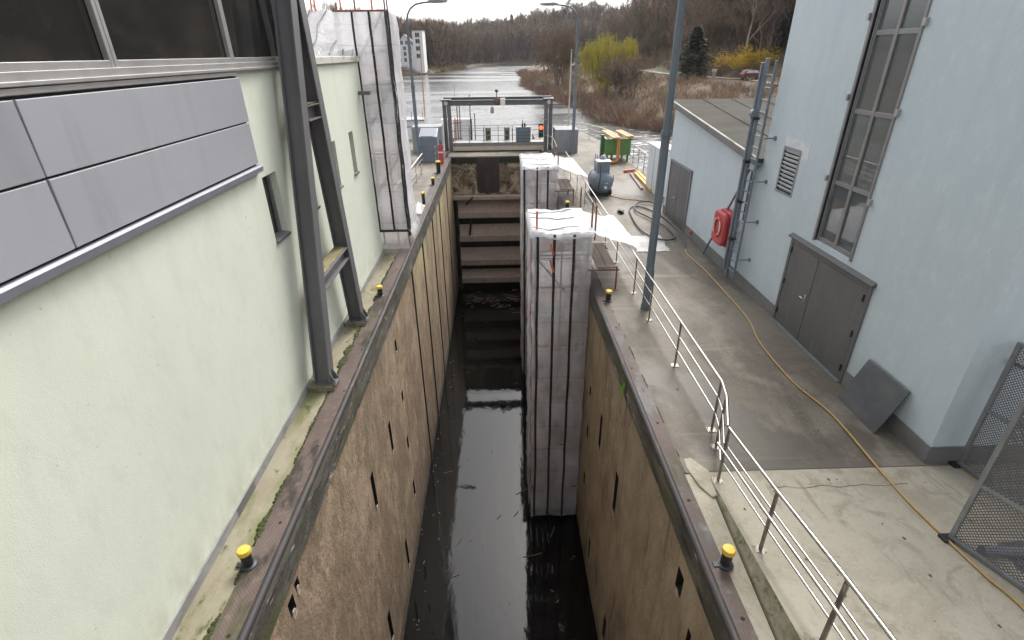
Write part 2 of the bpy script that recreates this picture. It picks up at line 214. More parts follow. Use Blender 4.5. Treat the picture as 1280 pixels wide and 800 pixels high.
M['amber'] = mat('orange_brown_pipe', (0.45, 0.19, 0.055), 0.55, layers=[dict(sc=(6, 6, 6), lo=.45, hi=.7, col=(0.36, 0.15, 0.05), fac=.7)])
M['timber_y'] = mat('yellow_formwork_timber', (0.56, 0.33, 0.075), 0.65, layers=[dict(sc=(9, 1, 9), lo=.45, hi=.7, col=(0.44, 0.27, 0.09), fac=.8)])
M['timber_o'] = mat('tan_timber', (0.50, 0.30, 0.14), 0.7, layers=[dict(sc=(9, 1, 9), lo=.45, hi=.7, col=(0.40, 0.23, 0.11), fac=.8)])
M['greyblock'] = mat('grey_block_paint', (0.26, 0.265, 0.275), 0.8, layers=[dict(sc=(2, 2, .6), lo=.45, hi=.7, col=(0.205, 0.21, 0.22), fac=.8)])
M['pvc'] = mat('dark_grey_pipe', (0.150, 0.158, 0.200), 0.45)
M['fender'] = mat('mossy_fender_rubber', (0.17, 0.17, 0.10), 0.9, layers=[dict(sc=(6, 6, 2), lo=.45, hi=.65, col=(0.09, 0.10, 0.045), fac=.8)])
M['grating'] = mat('dark_floor_grating', (0.10, 0.10, 0.105), 0.6, metal=.3, layers=[dict(sc=(25, 25, 25), tex='check', lo=.4, hi=.6, col=(0.055, 0.055, 0.06), fac=.8)])
def emit(name, col, st):
    m = mat(name, col, .3); b = m.node_tree.nodes['Principled BSDF']; b.inputs['Emission Color'].default_value = (*col, 1); b.inputs['Emission Strength'].default_value = st; return m
M['redlamp'] = emit('lit_red_lens', (1.0, 0.06, 0.02), 2.2)
M['greenlens'] = mat('dark_green_lens', (0.01, 0.05, 0.04), .2)
M['bark'] = mat('winter_bark', (0.180, 0.138, 0.107), 0.95, layers=[dict(sc=(3, 3, .6), lo=.45, hi=.7, col=(0.266, 0.210, 0.167), fac=.8)])
M['bark_l'] = mat('pale_bark', (0.290, 0.254, 0.217), 0.95, layers=[dict(sc=(3, 3, .6), lo=.45, hi=.7, col=(0.189, 0.160, 0.138), fac=.8)])
M['twig'] = mat('brown_twigs', (0.195, 0.133, 0.094), 0.95, layers=[dict(sc=(.2, .2, .2), lo=.4, hi=.65, col=(0.157, 0.123, 0.083), fac=.9)])
M['twig_p'] = mat('purple_grey_twigs', (0.180, 0.131, 0.113), 0.95, layers=[dict(sc=(.1, .1, .1), lo=.4, hi=.65, col=(0.204, 0.152, 0.113), fac=.9)])
M['twig_o'] = mat('olive_twigs', (0.145, 0.133, 0.080), 0.95)
M['twig_r'] = mat('reddish_brush', (0.243, 0.138, 0.100), 0.95, layers=[dict(sc=(.3, .3, .3), lo=.4, hi=.62, col=(0.274, 0.189, 0.113), fac=.9)])
M['grassdry'] = mat('dry_grass', (0.304, 0.239, 0.138), 0.95, layers=[dict(sc=(.3, .3, .3), lo=.4, hi=.62, col=(0.225, 0.210, 0.087), fac=.9)])
M['willow'] = mat('yellow_willow_twigs', (0.405, 0.344, 0.055), 0.9, layers=[dict(sc=(.8, .8, .8), lo=.4, hi=.65, col=(0.273, 0.243, 0.061), fac=.9)])
M['forsythia'] = mat('yellow_blossom', (0.598, 0.414, 0.035), 0.9, layers=[dict(sc=(.9, .9, .9), lo=.42, hi=.62, col=(0.440, 0.290, 0.044), fac=.9)])
M['needle'] = mat('dark_needles', (0.018, 0.027, 0.016), 0.9, layers=[dict(sc=(.9, .9, .9), lo=.42, hi=.62, col=(0.032, 0.042, 0.020), fac=.9)])
M['leaf'] = mat('sparse_green_leaf', (0.07, 0.085, 0.03), 0.9)
M['earth'] = mat('leaf_litter', (0.120, 0.090, 0.060), 0.95, layers=[
    dict(sc=(.06, .06, .06), lo=.42, hi=.62, col=(0.088, 0.068, 0.050), fac=.9), dict(sc=(.5, .5, .5), lo=.48, hi=.66, col=(0.152, 0.116, 0.072), fac=.7),
    dict(sc=(.12, .12, .12), lo=.55, hi=.65, col=(0.088, 0.092, 0.036), fac=.7)], bump=(1.5, .8, .25))
M['track'] = mat('pale_gravel_track', (0.36, 0.325, 0.26), 0.95, layers=[dict(sc=(.5, .5, .5), lo=.45, hi=.7, col=(0.27, 0.245, 0.18), fac=.8)])
M['housewhite'] = mat('white_render', (0.74, 0.74, 0.74), 0.9, layers=[dict(sc=(.6, .6, .3), lo=.5, hi=.75, col=(0.62, 0.62, 0.61), fac=.7)])
M['pinkwall'] = mat('pink_render', (0.42, 0.29, 0.27), 0.9)
M['slateroof'] = mat('grey_roof_tile', (0.13, 0.12, 0.12), 0.8)
M['carred'] = mat('dark_red_car_paint', (0.15, 0.055, 0.055), 0.3, metal=.2)

def water_mat(name, deep, bumps, foam=False, rough=.03):
    m = bpy.data.materials.new(name); m.use_nodes = True; n = m.node_tree.nodes; L = m.node_tree.links
    b = n['Principled BSDF']; b.inputs['Base Color'].default_value = (*deep, 1); b.inputs['Roughness'].default_value = rough; b.inputs['IOR'].default_value = 1.36
    geo = n.new('ShaderNodeNewGeometry'); prev = None
    for (sc, st, dst, dist) in bumps:
        mp = n.new('ShaderNodeMapping'); mp.inputs['Scale'].default_value = sc; L.new(geo.outputs['Position'], mp.inputs['Vector'])
        nz = n.new('ShaderNodeTexNoise'); nz.inputs['Scale'].default_value = 1.0; nz.inputs['Detail'].default_value = 5; nz.inputs['Distortion'].default_value = dist
        L.new(mp.outputs[0], nz.inputs['Vector'])
        bp = n.new('ShaderNodeBump'); bp.inputs['Strength'].default_value = st; bp.inputs['Distance'].default_value = dst; L.new(nz.outputs['Fac'], bp.inputs['Height'])
        if prev is not None: L.new(prev, bp.inputs['Normal'])
        prev = bp.outputs[0]
    L.new(prev, b.inputs['Normal'])
    if foam:
        sep = n.new('ShaderNodeSeparateXYZ'); L.new(geo.outputs['Position'], sep.inputs[0])
        mp = n.new('ShaderNodeMapping'); mp.inputs['Scale'].default_value = (.5, 1.6, 1); L.new(geo.outputs['Position'], mp.inputs['Vector'])
        nz = n.new('ShaderNodeTexNoise'); nz.inputs['Scale'].default_value = 1.0; nz.inputs['Detail'].default_value = 8; nz.inputs['Roughness'].default_value = .7; nz.inputs['Distortion'].default_value = .8
        L.new(mp.outputs[0], nz.inputs['Vector'])
        mr = n.new('ShaderNodeMapRange'); mr.inputs['From Min'].default_value = .56; mr.inputs['From Max'].default_value = .63; L.new(nz.outputs['Fac'], mr.inputs['Value'])
        g = n.new('ShaderNodeMapRange'); g.inputs['From Min'].default_value = 66; g.inputs['From Max'].default_value = 52; L.new(sep.outputs[1], g.inputs['Value'])
        g2 = n.new('ShaderNodeMapRange'); g2.inputs['From Min'].default_value = 4; g2.inputs['From Max'].default_value = 10; L.new(sep.outputs[0], g2.inputs['Value'])
        mu = n.new('ShaderNodeMath'); mu.operation = 'MULTIPLY'; L.new(mr.outputs[0], mu.inputs[0]); L.new(g.outputs[0], mu.inputs[1])
        mu2 = n.new('ShaderNodeMath'); mu2.operation = 'MULTIPLY'; L.new(mu.outputs[0], mu2.inputs[0]); L.new(g2.outputs[0], mu2.inputs[1])
        mx = n.new('ShaderNodeMix'); mx.data_type = 'RGBA'; L.new(mu2.outputs[0], mx.inputs['Factor']); mx.inputs['A'].default_value = (*deep, 1); mx.inputs['B'].default_value = (.62, .62, .62, 1)
        L.new(mx.outputs['Result'], b.inputs['Base Color'])
        mq = n.new('ShaderNodeMix'); mq.data_type = 'FLOAT'; L.new(mu2.outputs[0], mq.inputs['Factor']); mq.inputs['B'].default_value = .7; L.new(mq.outputs[0], b.inputs['Roughness'])
        mpc = n.new('ShaderNodeMapping'); mpc.inputs['Scale'].default_value = (.022, .075, 1); L.new(geo.outputs['Position'], mpc.inputs['Vector'])
        nc = n.new('ShaderNodeTexNoise'); nc.inputs['Scale'].default_value = 1.0; nc.inputs['Detail'].default_value = 6; nc.inputs['Distortion'].default_value = .7; L.new(mpc.outputs[0], nc.inputs['Vector'])
        rc = n.new('ShaderNodeMapRange'); rc.inputs['From Min'].default_value = .47; rc.inputs['From Max'].default_value = .56; rc.inputs['To Min'].default_value = .13; rc.inputs['To Max'].default_value = rough; L.new(nc.outputs['Fac'], rc.inputs['Value'])
        gg = n.new('ShaderNodeMath'); gg.operation = 'MULTIPLY'; L.new(g.outputs[0], gg.inputs[0]); L.new(g2.outputs[0], gg.inputs[1])
        mk = n.new('ShaderNodeMix'); mk.data_type = 'FLOAT'; L.new(gg.outputs[0], mk.inputs['Factor']); L.new(rc.outputs[0], mk.inputs['A']); mk.inputs['B'].default_value = .06; L.new(mk.outputs[0], mq.inputs['A'])
    return m
M['lockwater'] = water_mat('still_dark_water', (0.006, 0.0055, 0.005), [((2.2, 1.0, 1), .07, .05, .5), ((9, 5, 1), .02, .02, .5)])
M['river'] = water_mat('river_water', (0.035, 0.034, 0.028), [((.03, .10, 1), .22, .4, .6), ((.35, 1.0, 1), .45, .12, .8), ((1.1, 2.6, 1), .5, .10, 1.0)], foam=True, rough=.34)

# ------------------------------------------------------------------ mesh helpers
class MB:
    def __init__(self): self.v = []; self.f = []; self.mi = []
    def add(self, vs, fs, mi=0):
        o = len(self.v); self.v += [tuple(p) for p in vs]; self.f += [tuple(i + o for i in f) for f in fs]; self.mi += [mi] * len(fs)
    def box(self, a, b, mi=0):
        x0, x1 = sorted((a[0], b[0])); y0, y1 = sorted((a[1], b[1])); z0, z1 = sorted((a[2], b[2]))
        self.add([(x0, y0, z0), (x1, y0, z0), (x1, y1, z0), (x0, y1, z0), (x0, y0, z1), (x1, y0, z1), (x1, y1, z1), (x0, y1, z1)],
                 [(0, 3, 2, 1), (4, 5, 6, 7), (0, 1, 5, 4), (1, 2, 6, 5), (2, 3, 7, 6), (3, 0, 4, 7)], mi); return self
    def bar(self, p, q, w, h, up=(0, 0, 1), mi=0):
        p = Vector(p); q = Vector(q); d = (q - p).normalized(); u = Vector(up)
        s = d.cross(u)
        if s.length < 1e-4: s = d.cross(Vector((1, 0, 0)))
        s.normalize(); u = s.cross(d).normalized()
        c = [(-w / 2, -h / 2), (w / 2, -h / 2), (w / 2, h / 2), (-w / 2, h / 2)]
        self.add([p + s * a + u * b for a, b in c] + [q + s * a + u * b for a, b in c],
                 [(0, 1, 2, 3), (7, 6, 5, 4), (0, 4, 5, 1), (1, 5, 6, 2), (2, 6, 7, 3), (3, 7, 4, 0)], mi); return self
    def tube(self, pts, r, n=8, mi=0, cap=True):
        pts = [Vector(p) for p in pts]; rs = r if isinstance(r, (list, tuple)) else [r] * len(pts)
        ref = None; o = len(self.v)
        for i, p in enumerate(pts):
            d = (pts[min(i + 1, len(pts) - 1)] - pts[max(i - 1, 0)])
            if d.length < 1e-9: d = Vector((0, 0, 1))
            d.normalize()
            if ref is None: ref = d.cross(Vector((0, 0, 1)) if abs(d.z) < .9 else Vector((1, 0, 0))).normalized()
            ref = (ref - d * ref.dot(d)).normalized(); b = d.cross(ref)
            for k in range(n):
                a = 2 * math.pi * k / n; self.v.append(tuple(p + (ref * math.cos(a) + b * math.sin(a)) * rs[i]))
        for i in range(len(pts) - 1):
            for k in range(n):
                self.f.append((o + i * n + k, o + i * n + (k + 1) % n, o + (i + 1) * n + (k + 1) % n, o + (i + 1) * n + k)); self.mi.append(mi)
        if cap and n > 2:
            self.f.append(tuple(o + k for k in reversed(range(n)))); self.mi.append(mi)
            e = o + (len(pts) - 1) * n; self.f.append(tuple(e + k for k in range(n))); self.mi.append(mi)
        return self
    def lathe(self, c, prof, n=20, mi=0, axis='z'):
        o = len(self.v)
        for r, h in prof:
            for k in range(n):
                a = 2 * math.pi * k / n; x, y = r * math.cos(a), r * math.sin(a)
                p = (x, y, h) if axis == 'z' else ((x, h, y) if axis == 'y' else (h, x, y))
                self.v.append((c[0] + p[0], c[1] + p[1], c[2] + p[2]))
        for i in range(len(prof) - 1):
            for k in range(n):
                self.f.append((o + i * n + k, o + i * n + (k + 1) % n, o + (i + 1) * n + (k + 1) % n, o + (i + 1) * n + k)); self.mi.append(mi)
        self.f.append(tuple(o + k for k in reversed(range(n)))); self.mi.append(mi)
        e = o + (len(prof) - 1) * n; self.f.append(tuple(e + k for k in range(n))); self.mi.append(mi)
        return self
    def prism(self, poly, y0, y1, axis='y', mi=0):
        """polygon of 2D points extruded along an axis: y -> (x,z), x -> (y,z), z -> (x,y)"""
        def P(a, t): return {'y': (a[0], t, a[1]), 'x': (t, a[0], a[1]), 'z': (a[0], a[1], t)}[axis]
        n = len(poly)
        self.add([P(a, y0) for a in poly] + [P(a, y1) for a in poly], [tuple(range(n)), tuple(range(2 * n - 1, n - 1, -1))] + [(i, i + n, (i + 1) % n + n, (i + 1) % n) for i in range(n)], mi)
        return self
    def grid(self, fn, nu, nv, mi=0):
        o = len(self.v)
        for j in range(nv + 1):
            for i in range(nu + 1): self.v.append(tuple(fn(i / nu, j / nv)))
        for j in range(nv):
            for i in range(nu):
                a = o + j * (nu + 1) + i; self.f.append((a, a + 1, a + nu + 2, a + nu + 1)); self.mi.append(mi)
        return self
    def wall(self, O, U, V, N, us, vs, holes, depth, mi=0, hmi=None):
        """flat wall of size us x vs (ranges) from O along U, V with rectangular holes (u0,u1,v0,v1) recessed against the normal N"""
        O, U, V, N = Vector(O), Vector(U), Vector(V), Vector(N)
        cu = sorted({*us, *[h[0] for h in holes], *[h[1] for h in holes]}); cv = sorted({*vs, *[h[2] for h in holes], *[h[3] for h in holes]})
        P = lambda u, v, d=0: O + U * u + V * v - N * d
        for i in range(len(cu) - 1):
            for j in range(len(cv) - 1):
                um, vm = (cu[i] + cu[i + 1]) / 2, (cv[j] + cv[j + 1]) / 2
                if any(h[0] < um < h[1] and h[2] < vm < h[3] for h in holes): continue
                self.add([P(cu[i], cv[j]), P(cu[i + 1], cv[j]), P(cu[i + 1], cv[j + 1]), P(cu[i], cv[j + 1])], [(0, 1, 2, 3)], mi)
        for h in holes:
            c = [(h[0], h[2]), (h[1], h[2]), (h[1], h[3]), (h[0], h[3])]
            for k in range(4):
                a, b = c[k], c[(k + 1) % 4]
                self.add([P(*a), P(*b), P(*b, depth), P(*a, depth)], [(0, 1, 2, 3)], mi if hmi is None else hmi)
        return self
    def build(self, name, mats, parent=None, bevel=0.0, smooth=None, recalc=True):
        me = bpy.data.meshes.new(name); me.from_pydata(self.v, [], self.f)
        for m in (mats if isinstance(mats, (list, tuple)) else [mats]): me.materials.append(M[m] if isinstance(m, str) else m)
        if any(self.mi): me.polygons.foreach_set('material_index', self.mi)
        if recalc:
            bm = bmesh.new(); bm.from_mesh(me); bmesh.ops.recalc_face_normals(bm, faces=bm.faces); bm.to_mesh(me); bm.free()
        if smooth is not None:
            me.polygons.foreach_set('use_smooth', [True] * len(me.polygons)); me.set_sharp_from_angle(angle=math.radians(smooth))
        me.update()
        o = bpy.data.objects.new(name, me); COL.objects.link(o)
        if parent is not None:
            o.parent = parent; o.matrix_parent_inverse = Matrix.Translation(-parent.location) if parent.type == 'EMPTY' or True else Matrix()
        if bevel:
            b = o.modifiers.new('bevel', 'BEVEL'); b.width = bevel; b.segments = 2; b.limit_method = 'ANGLE'; b.angle_limit = math.radians(40)
        return o

def tag(o, label=None, cat=None, group=None, kind=None):
    if label: o['label'] = label
    if cat: o['category'] = cat
    if group: o['group'] = group
    if kind: o['kind'] = kind
    return o
def thing(name, label, cat, loc=(0, 0, 0), group=None):
    o = bpy.data.objects.new(name, None); o.empty_display_size = .2; o.location = loc; COL.objects.link(o)
    return tag(o, label, cat, group)
def struct(mb, name, m, **k): return tag(mb.build(name, m, **k), kind='structure')
def copy_tree(o, parent=None, shift=None):
    c = o.copy(); COL.objects.link(c)
    if parent is not None: c.parent = parent
    for ch in [x for x in bpy.data.objects if x.parent == o]: copy_tree(ch, c)
    return c
def nz(x, y=0., z=0.): return noise.noise(Vector((x, y, z)))
# ================================================================== SETTING: quays, ramp, waters, terrain
XL, XR = -3.2, 2.68          # faces of the lock chamber
def rampz(y): return max(0.0, .10 * (6.4 - y))
def interp(t, pts):
    if t <= pts[0][0]: return pts[0][1]
    for (a, va), (b, vb) in zip(pts, pts[1:]):
        if t <= b: s = (t - a) / (b - a); return va + (vb - va) * s
    return pts[-1][1]

b = MB(); b.box((-14, 17.2, -12), (-3.62, 47.5, 0)); b.box((-14, -14, -12), (-4.3, 17.2, -.02)); struct(b, 'quay_left', 'quay')
b = MB(); b.box((-4.3, -14, -11.9), (-3.62, 17.2, -.004)); struct(b, 'quay_strip', 'moss_conc')
b = MB(); b.prism([(2.98, 6.4), (2.98, 12), (2.98, 47.2), (7.4, 47.2), (8.3, 40), (8.42, 29), (8.5, 22), (14, 22), (14, 6.4)], -12, 0, axis='z'); struct(b, 'quay_right', 'quay')
# low kerb strip along the coping beside the ramp
b = MB(); b.box((2.9, -14, -12), (3.55, 6.42, -.02)); struct(b, 'kerb_strip', 'ramp')
b = MB()
ys = [6.4, 5.5, 4.5, 3.5, 2.5, 1, -1, -4, -8, -14]
xl = lambda y: 3.36 - .05 * (6.4 - y) / 3
for y0, y1 in zip(ys, ys[1:]):
    b.add([(xl(y0), y0, rampz(y0) + .004), (14, y0, rampz(y0) + .004), (14, y1, rampz(y1) + .004), (xl(y1), y1, rampz(y1) + .004)], [(0, 1, 2, 3)])
b.add([(3.36, 6.4, -.5), (14, 6.4, -.5), (14, 6.4, .004), (3.36, 6.4, .004)], [(0, 1, 2, 3)])
struct(b, 'ramp', 'ramp')
b = MB()
for y0, y1 in zip(ys, ys[1:]):
    sl = lambda y: xl(y) - .04 - .35 * rampz(y)
    b.add([(xl(y0), y0, rampz(y0) + .004), (xl(y1), y1, rampz(y1) + .004), (sl(y1), y1, -.022), (sl(y0), y0, -.022)], [(0, 1, 2, 3)])
struct(b, 'ramp_side', mat('algae_ramp_side', (0.24, 0.215, 0.155), .9, layers=[dict(sc=(3, 1.5, 3), lo=.48, hi=.60, col=(0.115, 0.115, 0.05), fac=.85, nr=.75), dict(sc=(7, 4, 7), lo=.54, hi=.64, col=(0.05, 0.052, 0.02), fac=.8, nr=.75), dict(sc=(6, 6, 6), lo=.55, hi=.7, col=(0.36, 0.33, 0.26), fac=.6), dict(sc=(2, 1, 2), lo=.1, hi=.5, col=(.04, .038, .02), fac=1, gate=(2, .04, -.02))], bump=(16.0, .5, .02)))
# rounded start of the ramp edge
b = MB(); b.prism([(3.06, 6.72), (3.05, 6.5), (3.12, 6.1), (3.25, 5.85), (3.36, 5.9), (3.40, 6.42), (3.2, 6.75)], -.3, .018, axis='z'); struct(b, 'ramp_nose', 'ramp', bevel=.02)
def crack(name, pts, w):
    b = MB()
    for (x0, y0), (x1, y1) in zip(pts, pts[1:]): b.bar((x0, y0, rampz(y0) + .004), (x1, y1, rampz(y1) + .004), w * random.uniform(.5, 1.2), .006)
    return struct(b, name, mat('crack_line', (.09, .078, .058), .95))
random.seed(2); crack('ramp_crack', [(4.2 + k * .14, 5.97 + .05 * nz(k * .7, 2) + .015 * math.sin(k * 1.3)) for k in range(17)], .012)
crack('ramp_joint', [(3.4, 6.41), (5, 6.415), (7.05, 6.405)], .02)
# moss edge between steel and concrete, irregular
def moss_strip(x, y0, y1, wd, seed, name, thr=.0):
    b = MB(); y = y0; random.seed(seed)
    while y < y1:
        w = wd * max(0, .35 + nz(y * 1.7 + seed, 3) * 1.4 + thr)
        if w > .012:
            for k in range(3):
                cx, cy, r = x + random.uniform(-.5, .3) * w, y + random.uniform(-.05, .05), random.uniform(.25, .6) * w + .008
                b.lathe((cx, cy, 0), [(r, -.01), (r * .9, .006 + r * .12), (r * .4, .012 + r * .25)], 7)
        y += .045
    return tag(b.build(name, 'moss', smooth=60), kind='stuff')
moss_strip(-3.63, 2.5, 17, .10, 3, 'moss_tufts')
moss_strip(3.01, 6.8, 16, .03, 5, 'moss_tufts')
moss_strip(-3.65, 9.5, 10.9, .16, 9, 'moss_tufts', .25)

# waters
b = MB(); b.box((XL - .3, -16, -9.7), (XR + .3, 37, -9.5)); struct(b, 'lock_water', 'lockwater')
RIVZ = -1.5
RB = [(-80, 24), (40, 21), (55, 19.5), (58, 18.6), (61, 15.8), (66, 14.2), (72, 13.2), (85, 12.3), (110, 9.8), (144, 7.0), (177, 8.6), (231, 9.4), (300, 14), (345, 26), (380, 55), (420, 110), (470, 200), (600, 420)]
LB = [(-80, -14), (50, -16), (60, -30), (100, -40), (200, -37), (222, -35), (262, -22.5), (330, -16), (390, -10), (425, 6), (450, 45), (490, 140), (600, 420)]
b = MB(); b.add([(-60, 47, RIVZ), (8.0, 47, RIVZ), (8.0, 20, RIVZ), (30, 20, RIVZ), (30, 47, RIVZ), (30, 110, RIVZ), (-60, 110, RIVZ)], [(0, 1, 4, 5, 6), (1, 2, 3, 4)])
b.add([(-60, 110, RIVZ), (30, 110, RIVZ), (60, 300, RIVZ), (300, 460, RIVZ), (300, 640, RIVZ), (-60, 440, RIVZ)], [(0, 1, 2, 3, 4, 5)])
b.add([(-4.0, 38.9, RIVZ), (4.0, 38.9, RIVZ), (4.0, 47, RIVZ), (-4.0, 47, RIVZ)], [(0, 1, 2, 3)])
struct(b, 'river', 'river')

def hterr(x, y):
    if -16 < x < 8.6 and y < 46.8: return -13.0
    dr = x - interp(y, RB); dl = interp(y, LB) - x
    wob = nz(x * .06, y * .06, 4) * 1.0
    if dr > 0:
        h = -1.9 + min(dr, 2.5) * .55 + min(max(dr - 2.5, 0), 24) * .085
        k = max(0, dr + wob * 2 - 33)
        h += min(k, 14) * .45 + min(max(k - 14, 0), 70) * .80 + max(0, k - 84) * .25
        if dr > 40: h += nz(x * .02, y * .02) * 4 + nz(x * .06, y * .06) * 1.2
        return min(h, 75) + (wob * .25 if dr > 3 else 0)
    if dl > 0:
        h = -1.9 + min(dl, 5) * .35 + min(max(dl - 5, 0), 20) * .06
        k = max(0, dl - 30)
        if y > 380: h += min(max(0, dl - 8), 60) * .10 + max(0, min(1, (x + 30) / 110)) * min(max(0, y - 430), 90) * .18
        h += min(max(0, dl - 70), 100) * .03 * min(1, max(0, (y - 240) / 150))
        if dl > 12: h += nz(x * .02, y * .02, 7) * 2
        return h + wob * .2
    return -1.9 - min(3, .25 * min(-dr, -dl))
gx = [-420, -330, -260, -210, -170, -140, -115] + list(np.arange(-98, 30, 3)) + list(np.arange(30, 110, 4)) + [114, 122, 132, 145, 160, 180, 205, 240, 290, 350, 430, 520]
gy = [-60, -30, 0, 20, 30, 38, 43, 46.79, 46.9] + list(np.arange(49, 130, 3)) + list(np.arange(130, 300, 6)) + list(np.arange(300, 520, 9)) + [530, 560, 600, 660, 740, 840]
b = MB(); nxg = len(gx)
for y in gy:
    for x in gx: b.v.append((float(x), float(y), hterr(x, y)))
for j in range(len(gy) - 1):
    for i in range(nxg - 1):
        a = j * nxg + i; b.f.append((a, a + 1, a + nxg + 1, a + nxg)); b.mi.append(0)
struct(b, 'terrain', 'earth', smooth=80, recalc=False)
# pale track along the right bank
b = MB(); pts = [(50, 55), (44, 75), (42.0, 85), (42.2, 95), (40.2, 104), (39, 113), (37.8, 127), (38.2, 150), (38.3, 171), (36, 200), (38, 240)]
TR = []
for (x0, y0), (x1, y1) in zip(pts, pts[1:]):
    for k in range(4): TR.append((x0 + (x1 - x0) * k / 4, y0 + (y1 - y0) * k / 4))
for w0, w1 in zip(TR, TR[1:]):
    q = []
    for (x, y) in (w0, w1):
        for s in (-1.1, 1.1): q.append((x + s, y, max(hterr(x - 1.2, y), hterr(x + 1.2, y), hterr(x, y)) + .12))
    b.add(q, [(0, 1, 3, 2)])
struct(b, 'gravel_track', 'track')

# ================================================================== LOCK CHAMBER
t = thing('lock_wall', 'brown weathered left wall of the lock chamber with dark slots and vertical black streaks', 'lock wall', (XL, 10, -9.5))
slots = [(9.25, 9.5, -3.76, -2.67), (11.42, 11.66, -3.86, -2.85), (13.42, 13.64, -1.77, -1.35), (13.42, 13.64, -3.56, -3.2), (13.32, 13.54, -5.45, -4.95), (13.38, 13.6, -7.64, -6.95),
         (11.3, 11.54, -8.59, -7.43), (8.62, 8.88, -8.1, -7.0), (4.85, 5.05, -1.15, -.85), (6.1, 6.25, -8.2, -7.2), (5.15, 5.3, -.98, -.8)]
b = MB(); b.wall((XL, 0, 0), (0, 1, 0), (0, 0, 1), (1, 0, 0), (-16, 36.4), (-11, -.62), slots, .35, hmi=1); b.build('wall_face', ['lockwall', 'void'], t)  # slot sides coloured near-black as painted shade
random.seed(5)
for s_ in slots:
    b = MB(); yc = (s_[0] + s_[1]) / 2; n = 7; w = (s_[1] - s_[0]) * .42
    b.prism([(yc + w * math.cos(a) * random.uniform(.5, 1.1), s_[2] - .05 + .085 * math.sin(a) * random.uniform(.6, 1.3)) for a in np.linspace(0, 5.6, n)], XL - .01, XL + 1 * .006, axis='x'); b.build('broken_edge', 'chip', t)
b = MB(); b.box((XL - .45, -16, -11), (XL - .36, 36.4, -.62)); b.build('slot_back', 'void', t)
b = MB(); b.prism([(XL + .03, -.045), (XL + .035, -.62), (XL - .05, -.70), (XL - .4, -.66), (XL - .4, -.05)], -16, 36, axis='y'); b.build('armour_band', 'armour', t)
b = MB()
b.box((-3.61, -16, -.05), (-3.26, 36.2, .012))
for y in np.arange(2.2, 36, 1.7): b.lathe((-3.36 + .04 * math.sin(y * 3), y, .012), [(.028, 0), (.02, .004)], 8, mi=1)
b.build('coping_plate', ['coping', 'void'], t)
b = MB(); b.tube([(XL - .025, -16, -.025), (XL - .025, 36.2, -.025)], .062, 10); b.build('edge_rail', 'rail_steel', t, smooth=50)
for k, y in enumerate((17.3, 20.3, 23.9, 27.2, 31.6)):
    b = MB(); b.box((XL - .02, y, -9.6), (XL + .035, y + .14, -.66)); b.build('guide_strip', 'gate_dark', t)

t = thing('lock_wall', 'brown weathered right wall of the lock chamber below the stainless railing', 'lock wall', (XR, 10, -9.5))
slots = [(11.2, 11.45, -3.76, -2.62), (9.1, 9.35, -3.97, -2.74), (13.0, 13.2, -4.9, -4.4), (13.0, 13.2, -3.2, -2.9), (11.4, 11.6, -8.6, -7.7), (8.75, 9.0, -8.64, -7.7), (5.1, 5.35, -1.35, -.9), (4.55, 4.68, -1.9, -1.4), (13.0, 13.2, -6.9, -6.4)]
b = MB(); b.wall((XR, 0, 0), (0, 1, 0), (0, 0, 1), (-1, 0, 0), (-16, 36.4), (-11, -.55), slots, .35, hmi=1); b.build('wall_face', ['lockwall_r', 'void'], t)  # slot sides get the same painted shade as the left wall
random.seed(5)
for s_ in slots:
    b = MB(); yc = (s_[0] + s_[1]) / 2; n = 7; w = (s_[1] - s_[0]) * .42
    b.prism([(yc + w * math.cos(a) * random.uniform(.5, 1.1), s_[2] - .05 + .085 * math.sin(a) * random.uniform(.6, 1.3)) for a in np.linspace(0, 5.6, n)], XR - .01, XR + -1 * .006, axis='x'); b.build('broken_edge', 'chip', t)
b = MB(); b.box((XR + .45, -16, -11), (XR + .36, 36.4, -.55)); b.build('slot_back', 'void', t)
b = MB(); b.prism([(XR - .03, -.045), (XR - .03, -.5), (XR + .05, -.6), (XR + .4, -.56), (XR + .4, -.05)], -16, 36, axis='y'); b.build('armour_band', 'armour', t)
b = MB(); b.box((XR + .07, -16, -.05), (2.97, 6.4, .012)); b.box((XR + .07, 6.4, -.05), (3.0, 36.2, .012))
for y in np.arange(2.0, 36, 1.9): b.lathe((2.87 + .03 * math.sin(y * 5), y, .012), [(.03, 0), (.02, .004)], 8, mi=1)
b.build('coping_plate', ['coping', 'void'], t)
b = MB(); b.tube([(XR + .025, -16, -.02), (XR + .025, 36.2, -.02)], .062, 10); b.build('edge_rail', 'rail_steel', t, smooth=50)
# head wall and gate
t = thing('head_wall', 'pale concrete head wall at the far end of the lock with dark mould stains', 'wall', (0, 36.3, -2.5))
b = MB(); b.box((XL - .3, 36.9, -11), (XR + .3, 38.4, -.05)); b.box((XL, 36.0, -2.5), (XR, 36.9, -.03)); b.build('wall_face', 'headwall', t)
b = MB(); b.box((XL - .2, 36.05, -.03), (XR + .2, 38.9, .04)); b.build('sill_top', 'quay', t)
b = MB(); b.prism([(-1.5, -.05), (.05, -.05), (.05, -2.25), (-.05, -2.42), (-1.35, -2.42), (-1.5, -2.25)], 35.97, 36.02, axis='y'); b.build('dark_panel', mat('rust_black_plate', (.035, .024, .02), .6, layers=[dict(sc=(3, 3, 1), lo=.5, hi=.7, col=(.075, .045, .035), fac=.8)]), t, bevel=.01)
b = MB(); b.box((XL, 35.5, -2.78), (XR, 36.0, -2.52)); b.build('ledge', 'gate_steel', t, bevel=.03)
t = thing('lock_gate', 'brown silted steel lock gate of four sloping horizontal beams above the black water', 'gate', (0, 36.3, -9.5))
